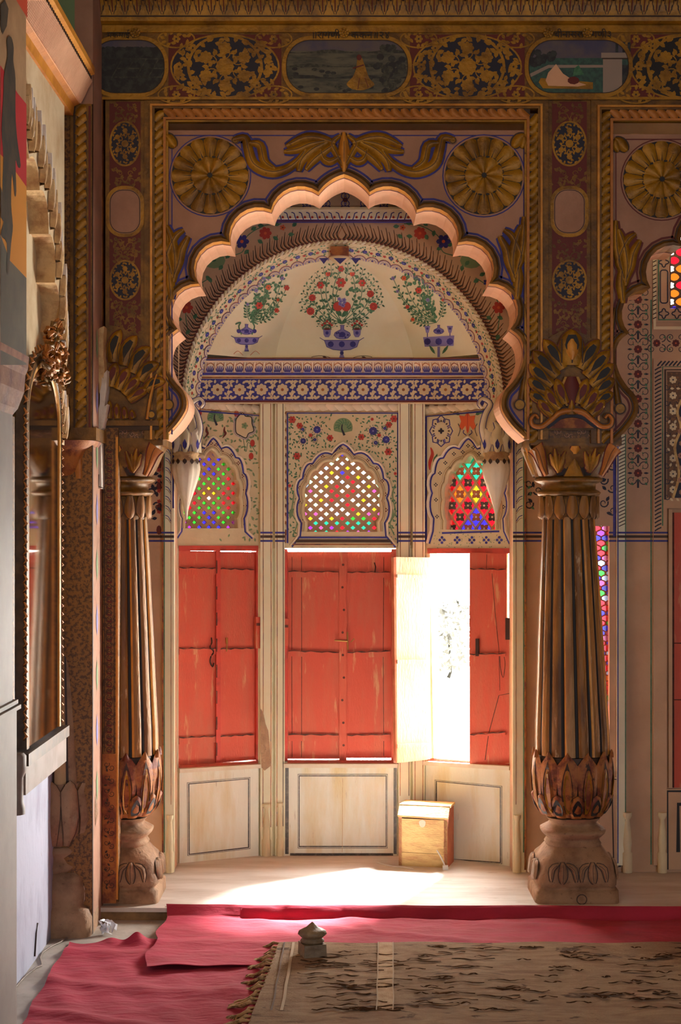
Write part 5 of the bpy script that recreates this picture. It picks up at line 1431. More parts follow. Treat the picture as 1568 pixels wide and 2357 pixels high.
# ================================================================ COLUMNS
PZ = .053
def sq(p): return lambda t: 1/(abs(cos(t))**p+abs(sin(t))**p)**(1/p)
def column(cx, cy, hs, label, bracket, fulls=True, grp='carved columns of the arcade'):
    """cx, cy axis; heights follow the photographed column; hs = floor height"""
    t = thing('carved_column', label, 'column', (cx, cy, hs), group=grp)
    k = 6.90/FPX; c0x = cx; cx = (lambda z: c0x-(9*6.9/FPX if fulls else 0)*min(1, max(0, (z-hs)/.0018055-330)/545)) ; Z = lambda y: hs+(2085-y)*.0018055*(1.0)     # photo row -> height above its own floor
    R_ = lambda r: r*k
    # base
    mb = MB()
    def rf(z, th, r):
        y = 2085-(z-hs)/.0018055; p = 14 if y > 2048 else (7 if y > 2030 else (4.5 if y > 1985 else 3))
        bulge = 0 if y > 2046 or y < 1975 else .015*(sin(8*th)+.6*sin(16*th))*(1-abs(y-2010)/40)
        return r*sq(p)(th)*(1+bulge)
    mb.lathe(cx, cy, [(Z(y), R_(r)) for y, r in ((2085,95),(2058,94),(2056,89),(2050,86),(2046,92),(2036,92),(2020,90),(2005,88),(1990,83),(1978,74),(1968,66),(1964,62))], 'stone', 64, rf)
    mb.build('base', t)
    mb = MB(); C = CYL(cx, cy, lambda z: R_(84)+.002)
    for a in range(4):                              # carved leaf on each face
        for s in (-1, 0, 1):
            for e in (-1, 1):
                pass
    BP = ((2095,95),(2058,94),(2050,88),(2046,92),(2036,92),(2020,90),(2005,88),(1990,83),(1978,74),(1968,66),(1960,62))
    def rb(y):
        for (a_, ra), (b_, r2) in zip(BP, BP[1:]):
            if b_ <= y <= a_: return ra+(r2-ra)*(a_-y)/(a_-b_)
        return 62
    Fb = lambda x, y, w=0.: (c0x+x*k, cy-R_(rb(y)-abs(x)*.05)-w, Z(y))
    Fs = lambda x, y, w=0.: (c0x-R_(rb(y)-abs(x)*.05)-w, cy+x*k, Z(y))
    Fr = lambda x, y, w=0.: (c0x+R_(rb(y)-abs(x)*.05)+w, cy+x*k, Z(y))
    for FF in (Fb, Fs, Fr):
        for s in (-1, 1):
            mb = MB(); relief(mb, FF, cat([(s*34,1992),(s*33,2010),(s*34,2028),(s*36,2040)],3), lambda q: 5+15*sin(pi*q), .014, 'stone2' if FF is Fs else 'stone', .004, 'brown', 2, mid='brown')
            relief(mb, FF, cat([(s*34+8,1996),(s*34+26,2008),(s*34+30,2036)],3), lambda q: 3+10*sin(pi*q), .012, 'stone', .004, 'brown', 1.6, mid='brown')
            relief(mb, FF, cat([(s*34-8,1996),(s*34-24,2008),(s*34-26,2036)],3), lambda q: 3+10*sin(pi*q), .012, 'stone', .004, 'brown', 1.6, mid='brown')
            if FF is Fb and s > 0 and fulls: ring(mb, Fb, 8, 2074, 11, 2, 'brown', .004)
            mb.build('carved_leaf', t)
    # neck rings
    mb = MB(); mb.lathe(cx, cy, [(Z(y), R_(r)) for y, r in ((1966,62),(1960,66),(1954,62),(1948,58),(1944,66),(1936,74),(1930,76),(1926,70),(1918,56),(1912,54),(1906,60),(1900,64))], 'stone', 48, lambda z,t_,r: r*sq(3)(t_)*.97)
    mb.build('neck_ring', t)
    # lotus cup with tall petals
    mb = MB(); prof = [(1902,58),(1890,70),(1875,80),(1850,87),(1820,90),(1790,90),(1770,88),(1758,86)]
    mb.lathe(cx, cy, [(Z(y), R_(r)*.95) for y, r in prof], 'brown', 48)
    def rad(z):
        if z is None: return R_(84)
        y = 2085-(z-hs)/.0018055
        for (a, ra), (b, rb) in zip(prof, prof[1:]):
            if b <= y <= a: return R_(ra+(rb-ra)*(a-y)/(a-b))
        return R_(prof[-1][1] if y < 1770 else prof[0][1])
    C = CYL(cx, cy, rad); r0 = R_(84); NP = 12
    mb.build('cup', t)
    for a in range(NP):
        mb = MB(); u = (a+.5)*2*pi*r0/NP
        w_ = 2*pi*r0/NP
        relief(mb, C, [(u, Z(1895)),(u, Z(1870)),(u, Z(1835)),(u, Z(1800)),(u, Z(1775)),(u, Z(1760)),(u, Z(1746))], lambda q: w_*(.55+.5*sin(pi*min(1,q*.85)))*(1 if q < .72 else max(.06, (1-q)/.28)), .006, 'rust', .001, None)
        for i, (m_, sc, ww) in enumerate((('brown',.66,.012),('gold',.42,.0135))):
            P = [(u+w_*.42*sc*s_*sin(pi*min(1,.15+q*.85)), Z(1885+(1765-1885)*q*(1 if i == 0 else .86))) for s_, q in [(-1,j/8) for j in range(9)]+[(1,1-j/8) for j in range(9)]]
            pg(mb, C, P, m_, ww-.004)
        relief(mb, C, [(u, Z(1762)),(u, Z(1752)),(u, Z(1744))], lambda q: w_*.36*(1-q)+.003, .010, 'rust', .004)
        mb.build('lotus_petal', t)
        mb = MB(); u2 = a*2*pi*r0/NP
        P = [(u2, Z(1897)),(u2, Z(1880)),(u2, Z(1862)),(u2, Z(1848)),(u2,Z(1842))]
        relief(mb, C, P, lambda q: w_*.85*sin(pi*(.3+.68*q)), .010, 'rust', .004, 'brown', .003)
        pg(mb, C, [(u2+w_*.26*s_*sin(pi*(.25+.7*q)), Z(1890-38*q)) for s_, q in [(-1,j/5) for j in range(6)]+[(1,1-j/5) for j in range(6)]], 'black', .0145)
        mb.build('small_petal', t)
    # fluted shaft
    mb = MB(); prof = [(1756,82),(1700,81),(1600,76),(1500,72),(1400,67),(1300,62),(1210,57),(1190,55)]
    NF = 16; nth = NF*8
    def rfl(z, th, r): 
        q = (th*NF/(2*pi)) % 1
        return r*(1.0+.05*(sin(pi*q)**.5)-.04*(q < .13 or q > .87))
    def mf(a_, b_):
        q = (b_ % 8); f = (b_//8)
        if q in (0, 7): return 'black'
        if q == 1 and f % 2: return 'goldl'
        return 'flutel' if f % 4 == 3 else 'flute'
    mb.lathe(cx, cy, [(Z(y), R_(r)) for y, r in prof], 'flute', nth, rfl, mf)
    mb.build('fluted_shaft', t)
    # drooping leaf ring under the capital
    mb = MB(); prof2 = [(1214,60),(1200,64),(1185,67),(1170,66),(1158,60)]
    mb.lathe(cx, cy, [(Z(y), R_(r)*.97) for y, r in prof2], 'gold2', 48); mb.build('collar', t)
    C2 = CYL(cx, cy, lambda z: R_(66)); N2 = 14; w2 = 2*pi*R_(66)/N2
    for a in range(N2):
        mb = MB(); u = a*w2
        relief(mb, C2, [(u, Z(1160)),(u, Z(1172)),(u, Z(1186)),(u, Z(1198)),(u, Z(1208)),(u,Z(1214))], lambda q: w2*(.5+.45*sin(pi*q))*(1 if q < .7 else (1.02-q)/.3), .010, 'flute', -.002, 'brown', .002)
        mb.build('hanging_leaf', t)
    mb = MB(); mb.lathe(cx, cy, [(Z(y), R_(r)) for y, r in ((1162,60),(1158,70),(1152,74),(1148,70),(1144,62),(1132,62),(1128,72),(1124,78),(1118,76),(1114,68))], 'gold2', 48); mb.build('capital_ring', t)
    # capital
    mb = MB(); prof3 = [(1116,66),(1108,74),(1090,84),(1070,92),(1052,98),(1046,100),(1040,100)]
    mb.lathe(cx, cy, [(Z(y), R_(r)) for y, r in prof3], 'gold2', 64, lambda z,t_,r: r*(.42+.58*sq(5)(t_)) if z < Z(1060) else r*sq(8)(t_)*.98)
    mb.build('capital_bell', t)
    mb = MB(); cxt = cx(5)+2*k; Fc = lambda x, y, w=0.: (cxt+x*k, cy-R_(70+(1116-y)*.36)-w, Z(y)); Fd = lambda x, y, w=0.: (cxt-R_(70+(1116-y)*.36)-w, cy+x*k, Z(y))
    for FF in (Fc, Fd):
        for s in (-1, 1):
            pg(mb, FF, [(s*3,1082),(s*26,1114),(s*38,1114),(s*60,1068),(s*54,1062),(s*32,1098),(s*10,1066),(s*2,1062)], 'black', .004)
            relief(mb, FF, cat([(s*62,1114),(s*70,1096),(s*76,1078),(s*82,1062),(s*90,1050)],4), lambda q: 10+26*q*q+6*sin(pi*q), .012, 'goldp' if FF is Fc else 'stone2', .002, 'dred', 2, mid='brown')
            for j, (x, y) in enumerate(((34,1098),(26,1082),(44,1080),(34,1066),(56,1066),(22,1060),(46,1054))):
                relief(mb, FF, [(s*36,1108),(s*(36+x)/2,(1108+y)/2),(s*x,y)], lambda q: 4+11*sin(pi*q), .010, 'gold', .004+.0006*j, 'dred', 1.6)
        relief(mb, FF, [(0,1116),(0,1100),(0,1084),(0,1074)], lambda q: 44*(1-q)+2, .010, 'gold', .005, 'brown', 2)
        relief(mb, FF, [(0,1066),(0,1056),(0,1048)], lambda q: 8+16*sin(pi*q*.8), .010, 'goldl', .005, 'dred', 2)
    mb.build('acanthus_leaves', t)
    mb = MB(); 
    for y0_, y1_, r, m_ in ((1046,1030,102,'gold2'),(1030,998,101,'darkband'),(998,990,100,'goldp')):
        mb.box(cxt-R_(r)+.005, cxt+R_(r)+.005, cy-R_(r)*.94, cy+R_(r)*.94, Z(y0_), Z(y1_), m_)
    mb.build('abacus', t)
    mb = MB(); Fa = lambda x, y, w=0.: (cxt+x*k, cy-R_(101)*.94-w, Z(y)); rnd = random.Random(3)
    for j in range(22): curl(mb, Fa, -96+j*9, 1022-(j%2)*12, j, 6, 1 if j % 2 else -1, 1.5, 'pink', .001)
    mb.build('painted_scroll', t)
    if bracket: bracket(t)
    return t
def lobe(mb, F, P, wd, rim='gold', core='brown', h=.014, w0=.0, ns=5):
    sp = cat(P, 4)
    prof = lambda q: wd*(.62+.38*sin(pi*min(1, .1+q)))*(1 if q < .80 else max(.10, ((1-q)/.20)**.6))
    relief(mb, F, sp, lambda q: prof(q), h, rim, w0, 'dred', 1.5)
    n = int(len(sp)*.88); m_ = max(1, int(n*.36))
    st(mb, F, sp[m_:n], lambda q: prof(.4+q*.48)*.56*min(1, .15+q*1.6), core, w0+h*1.04)
    st(mb, F, sp[1:m_+2], wd*.05, 'brown', w0+h*1.05)
    for sd in (-1, 1): st(mb, F, off(sp, sd*wd*.36)[1:n-1], wd*.04, 'brown', w0+h*.86)
CXR, CYR = (1318-CX)/FPX*6.90, .24
def bracket_right(t):
    mb = MB(); Y0 = YA-.015; F = PL(Y0)
    ext(mb, F, cat([(1228,990),(1225,930),(1230,860),(1236,820),(1262,780),(1312,758),(1362,780),(1396,820),(1408,870),(1410,930),(1412,990)],4), -.33, .0, 'gold2', back=True)
    b = mb.build('leaf_bracket', t)
    mb = MB(); F = PL(Y0-.001); cx = 1315
    lobe(mb, F, [(cx,842),(cx,815),(cx,790),(cx,758)], 66, core='black', h=.022, w0=.01)
    relief(mb, F, [(cx,830),(cx,812),(cx,795),(cx,782)], lambda q: 8+22*sin(pi*q), .010, 'goldl', .030)
    for s in (-1, 1):
        for i, (x0, y0, x1, y1, x2, y2, w_, r_) in enumerate(((20,850,40,815,64,782,36,.010),(34,868,60,838,88,808,36,.009),(44,888,72,862,97,838,34,.008),(50,908,76,888,99,872,32,.007),(56,926,76,915,97,905,28,.006))):
            lobe(mb, F, [(cx+s*x0,y0+0),(cx+s*x1,y1),(cx+s*x2,y2)], w_, core='black', w0=r_)
        for i, (x0, y0, x1, y1, x2, y2, w_) in enumerate(((14,930,24,905,36,872,30),(28,942,46,920,60,895,28),(44,955,60,940,76,920,26))):
            lobe(mb, F, [(cx+s*x0,y0),(cx+s*x1,y1),(cx+s*x2,y2)], w_, 'gold', 'dred', w0=.016)
        P = [(cx+s*0,946),(cx+s*26,950),(cx+s*46,966),(cx+s*68,982),(cx+s*88,980),(cx+s*93,966),(cx+s*84,956),(cx+s*76,964)]
        relief(mb, F, cat(P, 5), lambda q: 15-8*q, .014, 'goldp', .016, 'brown', 2)
        st(mb, F, cat([(cx,957),(cx+s*24,962),(cx+s*42,975),(cx+s*56,985)],4), 7, 'navy', .018)
    pg(mb, F, cat([(cx-52,986),(cx-28,968),(cx,962),(cx+28,968),(cx+52,986)],4), 'rust', .017)
    relief(mb, F, [(cx,935),(cx,915),(cx,895),(cx,868)], lambda q: 44*(1-abs(q-.55)*1.5)+8, .012, 'dred', .016, 'gold', 5)
    relief(mb, F, [(cx,955),(cx,935),(cx,912)], lambda q: 22*(1-q)+3, .010, 'gold', .020, 'brown', 2)
    mb.build('palmette_lobes', b)
column(CXR, CYR, PZ, 'free-standing carved column with fluted gilt shaft and lotus cup, right of the alcove', bracket_right)
def bracket_left(t):
    mb = MB(); Y0 = YA-.015; F = PL(Y0)
    ext(mb, F, cat([(232,990),(232,900),(234,820),(240,755),(270,752),(300,765),(335,790),(356,830),(362,880),(360,930),(364,990)],4), -.30, 0, 'gold2', back=True)
    ext(mb, F, rect(234,968,366,980), 0, .012, 'gold2'); ext(mb, F, rect(240,980,366,990), 0, .004, 'brown')
    b = mb.build('leaf_bracket', t)
    mb = MB(); F = PL(Y0-.001); ox, oy = 245, 960
    for a, r0, r1, w_ in ((-1.42,.62,1.0,32),(-1.20,.62,1.0,34),(-.98,.60,.98,34),(-.76,.60,.92,32),(-.52,.60,.88,28)):
        P = [(ox+205*r0*cos(a)*.85, oy+205*r0*sin(a)), (ox+205*(r0+r1)/2*cos(a-.03)*.85, oy+205*(r0+r1)/2*sin(a-.03)), (ox+205*r1*cos(a+.05)*.85, oy+205*r1*sin(a+.05))]
        lobe(mb, F, P, w_, core='black', w0=.006)
    for a, w_ in ((-1.40,28),(-1.12,28),(-.84,26),(-.58,24)):
        P = [(ox+62*cos(a), oy+70*sin(a)), (ox+90*cos(a), oy+100*sin(a)), (ox+112*cos(a+.05), oy+128*sin(a+.05))]
        lobe(mb, F, P, w_, 'gold', 'dred', w0=.012)
    for k in range(4): lobe(mb, F, [(252+k*19, 964),(252+k*18, 945-k*-4),(254+k*17, 922+k*7)], 17, 'gold', 'dred', w0=.014)
    ring(mb, F, 350, 955, 9, 4, 'brown', .02); disc(mb, F, 350, 955, 11, 'gold', .018, 14)
    relief(mb, F, cat([(340,966),(345,930),(352,895),(362,862)],4), lambda q: 10-5*q, .012, 'goldl', .012, 'brown', 1.5)
    mb.build('palmette_lobes', b)
CXL = (279-CX)/FPX*6.90
column(CXL, CYR, PZ, 'half-embedded carved column in the left corner of the arcade', bracket_left, False)
# corner pier beside the left column
t = thing('corner_pier', 'painted corner pier between the left wall and the corner column, narrow pale side', 'pier', (-1.05,-.05,0))
X0 = -1.0; YF = CAMY+3790*1.0/588
mb = MB()
mb.box(-1.148, X0, YF, YA+.30, 0, 3.75, 'pink', 'ochre')
mb.box(X0, W(237,0,YA)[0], YA-.02, YA+.30, 0, 3.75, 'rust', 'rust')
mb.build('core', t)
mb = MB()
Fs = WX(X0)
mb.grid([[Fs(YF,0,.002),Fs(YF+.02,0,.002)],[Fs(YF,3.4,.002),Fs(YF+.02,3.4,.002)]], 'brown')
for k in range(9): 
    z = .5+k*.22; leaf(mb, Fs, YF+.12, z, pi/2, .13, .05, 'lilac' if k % 2 else 'greenf', .002)
mb.build('painted_edge', t)
mb = MB(); F = PL(YF)
P = [(150,250),(212,240),(212,1000),(150,1000)]
ext(mb, F, rect(162,240,211,1000), 0, .006, 'gold2')
rope(mb, F, (189,990),(189,250), 22, 22, .012, 'gold', 'brown', .007, base='brown'); st(mb, F, [(207,245),(207,1000)], 5, 'dred', .008); st(mb, F, [(172,245),(172,1000)], 5, 'brown', .008)
mb.build('rope_moulding', t)
# flat scroll-patterned strip in front of the left column
t = thing('scroll_strip', 'flat upright strip with small brown scrolls beside the corner column', 'pilaster', W(255,2080,YA-.02))
mb = MB(); Fq = PL(YA-.02)
ext(mb, Fq, rect(237,985,272,2078), -.3, .0, 'ochre', back=True); ext(mb, Fq, rect(267,1006,272,2070), 0, .006, 'goldl'); ext(mb, Fq, rect(236,1735,268,2078), 0, .008, 'rust')
y = 1030
while y < 1725:
    for sx in (-1,1): curl(mb, Fq, 252+sx*1, y, sx*.3 if sx > 0 else pi, 7, sx, 1.8, 'brown', .0015); leaf(mb, Fq, 252+sx*6, y+9, 1.2*sx+1.5, 8, 5, 'dred', .0016)
    y += 15
st(mb, Fq, [(241,1000),(241,1730)], 1.6, 'brown', .0015); st(mb, Fq, [(263,1000),(263,1730)], 1.6, 'brown', .0015); y = 1755
while y < 2050: curl(mb, Fq, 252, y, 1, 7, 1 if int(y) % 2 else -1, 1.8, 'brown', .0095); leaf(mb, Fq, 248, y+6, y, 9, 5, 'brown', .0095); y += 15
mb.build('strip', t)
# thin broken leaf edge standing out beside the left bracket
t = thing('broken_leaf_moulding', 'pale broken leaf moulding standing out at the corner above the capital', 'moulding', W(225,990,YA-.1))
mb = MB(); Fe = PL(YA-.10)
ext(mb, Fe, [(240,751),(230,755),(222,764),(220,776),(217,772),(219,788),(213,796),(219,802),(218,818),(216,820),(222,834),(222,852),(219,852),(225,868),(229,886),(228,902),(233,912),(236,904),(235,880),(238,868),(240,878),(241,850),(238,820),(238,780)], -.10, .004, 'carved', back=True)
ext(mb, Fe, [(247,852),(240,860),(238,872),(235,868),(234,886),(231,900),(230,930),(225,952),(216,970),(206,966),(206,980),(212,984),(208,992),(222,998),(236,984),(242,960),(248,930),(241,936),(243,912),(246,884)], -.10, .006, 'stone2', back=True)
ext(mb, Fe, [(205,985),(232,990),(234,1125),(222,1125),(218,1040),(206,1020)], -.10, .004, 'stone2', back=True)
mb.tube([Fe(*p, .01) for p in ((228,1092),(227,1120),(240,1124),(243,1112))], .0025, 'iron', 6)
mb.build('leaf_edge', t)
# engaged column on the left wall
def wall_column():
    cx, cy = -1.15, CAMY+6.53; k = 6.53/FPX
    t = thing('wall_column', 'worn whitewashed half column on the left wall in front of the corner pier', 'column', (cx, cy, 0))
    Z = lambda y: max(0., EYE-(y-CY)*6.45/FPX); R_ = lambda r: r*k
    mb = MB(); mb.lathe(cx, cy, [(Z(y), R_(r)) for y, r in ((2151,88),(2110,88),(2090,82),(2082,70),(2050,72),(2020,66),(2008,54))], 'stone', 48, lambda z,t_,r: r*sq(6)(t_)); mb.build('base', t)
    mb = MB()
    Fs = lambda x, y, w=0.: (cx+R_(70)+w, cy+x*k, Z(y))
    for j in range(4): relief(mb, Fs, cat([(-45+j*26,2085),(-42+j*26,2060),(-45+j*26,2030)],3), lambda q: 4+14*sin(pi*q), .012, 'stone2', -.004, 'brown', 2)
    mb.build('carved_leaf', t)
    mb = MB(); mb.lathe(cx, cy, [(Z(y), R_(r)) for y, r in ((2010,56),(1995,66),(1988,58),(1975,54),(1965,62),(1958,66),(1950,58))], 'stone', 40); mb.build('neck_ring', t)
    prof = [(1952,52),(1930,72),(1900,84),(1870,86),(1840,80),(1815,76),(1802,80)]
    mb = MB(); mb.lathe(cx, cy, [(Z(y), R_(r)*.95) for y, r in prof], 'stone', 40); mb.build('cup', t)
    def rad(z):
        if z is None: return R_(80)
        y = CY+(EYE-z)*FPX/6.45
        for (a, ra), (b, rb) in zip(prof, prof[1:]):
            if b <= y <= a: return R_(ra+(rb-ra)*(a-y)/(a-b))
        return R_(80 if y < 1810 else 52)
    C = CYL(cx, cy, rad); w_ = 2*pi*R_(80)/12
    for a in range(12):
        u = a*w_; mb = MB()
        relief(mb, C, [(u, Z(1945)),(u, Z(1915)),(u, Z(1880)),(u, Z(1845)),(u, Z(1820)),(u, Z(1802)),(u, Z(1794))], lambda q: w_*(.5+.5*sin(pi*min(1,q*.85)))*(1 if q < .72 else max(.1, (1-q)/.28)), .014, 'stone', .001, 'brown', .002)
        mb.build('lotus_petal', t)
    mb = MB(); NF = 14
    mb.lathe(cx, cy, [(Z(y), R_(r)) for y, r in ((1806,70),(1700,64),(1500,54),(1300,42),(1140,36))], 'stone', NF*6, lambda z,th,r: r*(1+.07*abs(sin(th*NF/2))), lambda a,b: 'brown' if b % 6 == 0 else 'flutel' if (b//6) % 5 == 0 else 'stone'); mb.build('fluted_shaft', t)
    mb = MB(); mb.lathe(cx, cy, [(Z(y), R_(r)) for y, r in ((1142,40),(1128,46),(1120,42),(1116,50),(1108,46),(1104,42))], 'gold2', 40); mb.build('capital_ring', t)
    mb = MB(); mb.lathe(cx, cy, [(Z(y), R_(r)) for y, r in ((1106,40),(1090,56),(1070,64),(1040,74),(1025,90),(1015,96))], 'rust', 40, lambda z,t_,r: r*sq(4)(t_)); 
    C = CYL(cx, cy, lambda z: R_(62)); 
    for a in (.9,1.57,2.2): relief(mb, C, [(a*R_(62), Z(1102)),(a*R_(62), Z(1070)),(a*R_(62), Z(1035)),(a*R_(62), Z(1020))], lambda q: R_(26)*(.6+.5*q), .03, 'goldp', .004, 'dred', .003)
    mb.build('capital_bell', t)
    mb = MB(); mb.box(cx-.1, cx+R_(98), cy-R_(60), cy+R_(98), Z(1014), Z(985), 'gold2'); mb.build('abacus', t)
wall_column()

# ================================================================ LEFT WALL
# cusped arch set on the left wall (seen almost edge-on)
t = thing('wall_arch', 'pale cusped arch with broken carved leaves on the left wall', 'arch', (-1.12,-1.05,2.3))
mb = MB(); kx = .00178
pts = profile(0, 0); yc = CAMY+6.26-.78
PP = [(yc+x*kx, EYE-(y-CY)*6.25/FPX-.02) for x, y in pts]
FFl = lambda y, z, w=0.: (-1.15+w, y, z)
n = len(PP)//2
top = 3.28
q1 = [(yc-.80,top),(yc-.80,PP[0][1])]+PP[:n+1]+[(yc,top)]; q2 = [(yc,top)]+PP[n:]+[(yc+.80,PP[-1][1]),(yc+.80,top)]
for q in (q1, q2): mb.ng([FFl(y,z,.07) for y,z in q], 'oldplaster')
mb.grid([[FFl(y,z,0) for y,z in PP],[FFl(y,z,.07) for y,z in PP]], 'carved')
mb.build('arch_plate', t)
rnd = random.Random(5)
for j in range(26):
    q = j/25; i = int(n+q*(len(PP)-n-1)); y, z = PP[i]; mb = MB()
    L = .05+.05*rnd.random()
    F7 = lambda a, b, w=0.: FFl(a, b, .07+w)
    relief(mb, F7, cat([(y-.01,z+.02),(y+.02,z+.03+L*.5),(y+.005,z+.04+L)],3), lambda s: .014+.030*sin(pi*s), .022, 'carved', .0, 'stone', .003)
    relief(mb, F7, cat([(y+.03,z+.04),(y+.06,z+.06+L*.5),(y+.05,z+.09+L)],3), lambda s: .012+.024*sin(pi*s), .018, 'stone2' if j % 3 else 'carved', .0, 'brown', .003)
    mb.build('carved_leaf', t)
# cornice beam on the left wall
t = thing('wall_cornice', 'pale reeded cornice running along the top of the left wall', 'cornice', (-1.1,-1.5,3.2))
mb = MB(); Ya, Yb = -3.6, CAMY+6.42
pr = [(-1.15,3.20),(-1.07,3.20),(-1.065,3.235),(-1.045,3.245),(-1.02,3.30),(-1.0,3.335),(-1.0,3.355),(-.985,3.36),(-.985,3.385),(-1.15,3.385)]
cols = ['goldp','goldl','goldp','rose','rose','goldp','goldl','goldl','goldp']
for i in range(len(pr)-1): mb.grid([[(pr[i][0],Ya,pr[i][1]),(pr[i][0],Yb,pr[i][1])],[(pr[i+1][0],Ya,pr[i+1][1]),(pr[i+1][0],Yb,pr[i+1][1])]], cols[i])
mb.ng([(x,Yb,z) for x,z in pr], 'goldp')
mb.build('moulding', t)
mb = MB(); y = Yb-.01
while y > -2.2:
    mb.tube([(-1.043,y,3.247),(-1.028,y,3.275),(-1.016,y,3.302),(-.999,y,3.333)], .0065, 'rose', 6); y -= .016
mb.build('reeding', t)
mb = MB(); y = Yb-.01
while y > -2.2: mb.box(-1.001,-.996,y-.012,y,3.340,3.350,'brown'); y -= .03
mb.build('bead_row', t)
mb = MB()
for i, m_ in enumerate(('greenf','pink','pink','rust')):
    mb.grid([[(-1.148,-3.6,3.39),(-1.148,YF,3.39)],[(-1.148,-3.6,3.78),(-1.148,YF,3.78)]], 'greenf') if i == 0 else None
mb.build('upper_painted_band', None, kind='structure'); bpy.data.objects['upper_painted_band'].name = 'trim_1'
mb = MB(); F = PL(YF)
pg(mb, F, rect(172,-60,214,240), 'pink', .001); pg(mb, F, [(110,-60),(172,-60),(172,212)], 'greenf', .0012); mb.build('painting', None, kind='structure'); bpy.data.objects['painting'].name = 'trim_2'

# mirror in an arched gilt frame, leaning out a little from the left wall
XMr = -1.08
t = thing('arched_mirror', 'old arched mirror in a gilt frame with a carved crest on the left wall', 'mirror', (XMr, -1.0, 1.0))
def YX(px, X=XMr): return CAMY+X*FPX/(px-CX)
ym0, ym1 = YX(48), YX(134)
def Zm(py, Y): return EYE-(py-CY)*(Y-CAMY)/FPX
yc_, hw = (ym0+ym1)/2, (ym1-ym0)/2
zb, zs = Zm(1668, ym1), Zm(1000, ym1)
F = WX(XMr)
arcp = [(yc_+hw*.82*cos(a), zs+hw*.55*sin(a)+.02) for a in [pi*k/20 for k in range(21)]]
glass = [(yc_+hw*.82, zb)]+arcp+[(yc_-hw*.82, zb)]
mb = MB(); pg(mb, F, glass[::-1], 'mirror', .012); mb.build('mirror_glass', t)
mb = MB(); path = glass
out = off(path, -.05) if off(path,-.05)[10][1] > path[10][1] else off(path, .05)
sgn = -1 if out == off(path,-.05) else 1
rows = [[F(y,z,w_) for y,z in off(path, sgn*d)] for d, w_ in ((0,.012),(.003,.016),(.020,.018),(.030,.015),(.034,.019),(.045,.016),(.048,-.02))]
for i in range(6): mb.grid([rows[i],rows[i+1]], ['goldl','gold','wireframe','wireframe','gold2','wireframe'][i])
o2 = off(path, sgn*.052)
for i in range(len(o2)-1):
    (y,z),(y2,z2) = o2[i], o2[i+1]; L = math.hypot(y2-y,z2-z); n_ = max(1,int(L/.03))
    for k in range(n_ if y < yc_-.01 or z > zs-.1 or z2 > zs-.1 or 1 else 0):
        if y < yc_ and z < zs-.1: continue
        a = y+(y2-y)*k/n_, z+(z2-z)*k/n_
        mb.tube([(XMr+.006,a[0],a[1]),(XMr+.016,a[0]+.006,a[1]+.014),(XMr+.008,a[0]+.0,a[1]+.03)], [.003,.007,.003], 'goldp', 5)
mb.build('frame', t)
mb = MB(); rnd = random.Random(2)
for k in range(110):
    a = pi*rnd.random(); r_ = rnd.random()**.6
    y = yc_+.06+.20*r_*cos(a); z = zs+hw*.46+.02+.20*r_*sin(a)
    P = [(XMr+.03+.03*rnd.random(), y+rnd.uniform(-.02,.02), z+rnd.uniform(-.02,.02)) for _ in range(4)]
    mb.tube(P, [.004,.011,.009,.003], 'goldp' if k % 3 else 'gold2', 6)
mb.build('carved_crest', t)
t = thing('mirror_shelf', 'grey painted shelf with a turned end bracket under the arched mirror', 'shelf', (XMr, -1.0, zb))
mb = MB(); 
z0s = zb-.03
mb.box(-1.15, XMr+.02, ym0-.02, ym1+.06, z0s-.115, z0s, 'grey2'); mb.box(-1.15, XMr+.03, ym0-.02, ym1+.07, z0s-.02, z0s+.02, 'wireframe')
mb.build('board', t)
mb = MB(); mb.lathe(XMr-.01, ym0-.06, [(z0s-.17,.036),(z0s-.15,.036),(z0s-.13,.03),(z0s-.05,.030),(z0s-.03,.04),(z0s+.02,.04),(z0s+.03,.03)], 'grey2', 16); mb.build('end_post', t)
# near pier at the very left edge, with a hanging painting
t = thing('near_pier', 'smooth grey plastered pier at the left edge of the photo', 'pier', (-1.0,-2.4,0))
XN = -.985; yn = YX(29, XN)
mb = MB(); mb.box(-1.15, XN, -4.5, yn, 0, 2.20, 'greypill'); mb.box(-1.15, XN+.008, -4.5, yn+.02, 0, 1.06, 'greypill'); mb.build('shaft', t)
mb = MB(); 
for z_, w_ in ((1.06,.02),(1.075,.012)): mb.box(-1.15, XN+w_, -4.5, yn+.02+w_*.3, z_, z_+.012, 'greypill')
mb.build('moulding', t)
XP = -.955; yp = YX(60, XP)
t = thing('hanging_painting', 'abstract painted banner in red, yellow, grey and tan with a dark brush figure, top left', 'painting', (XP, yp-.3, 2.1))
mb = MB(); zt = 3.6; zb_ = Zm(815, yp); mb.box(XP-.03, XP, yp-1.2, yp, zb_, zt, 'ptan')
mb.build('canvas', t)
Q = lambda px, py, w=0.: (XP+w, YX(px,XP), Zm(py, YX(px,XP)))
mb = MB()
pg(mb, Q, [(0,840),(0,540),(22,600),(60,640),(60,840)], 'pgrey', .001)
pg(mb, Q, [(0,540),(0,355),(24,380),(60,425),(60,640),(22,600)], 'pyel', .0012)
pg(mb, Q, [(0,355),(0,150),(40,215),(60,240),(60,430),(24,380)], 'pred', .0012)
pg(mb, Q, [(30,-10),(62,-10),(62,42)], 'porange', .0012)
pg(mb, Q, [(0,10),(10,0),(18,20),(14,60),(4,80),(0,60)], 'pdark', .002)
pg(mb, Q, cat([(14,90),(24,85),(30,110),(29,140),(34,180),(34,260),(38,320),(46,380),(40,385),(34,370),(36,440),(32,450),(26,400),(24,470),(28,520),(24,560),(18,630),(14,620),(14,560),(0,540),(8,500),(4,440),(6,360),(2,300),(6,220),(8,170),(16,130)],3,True), 'pdark', .002)
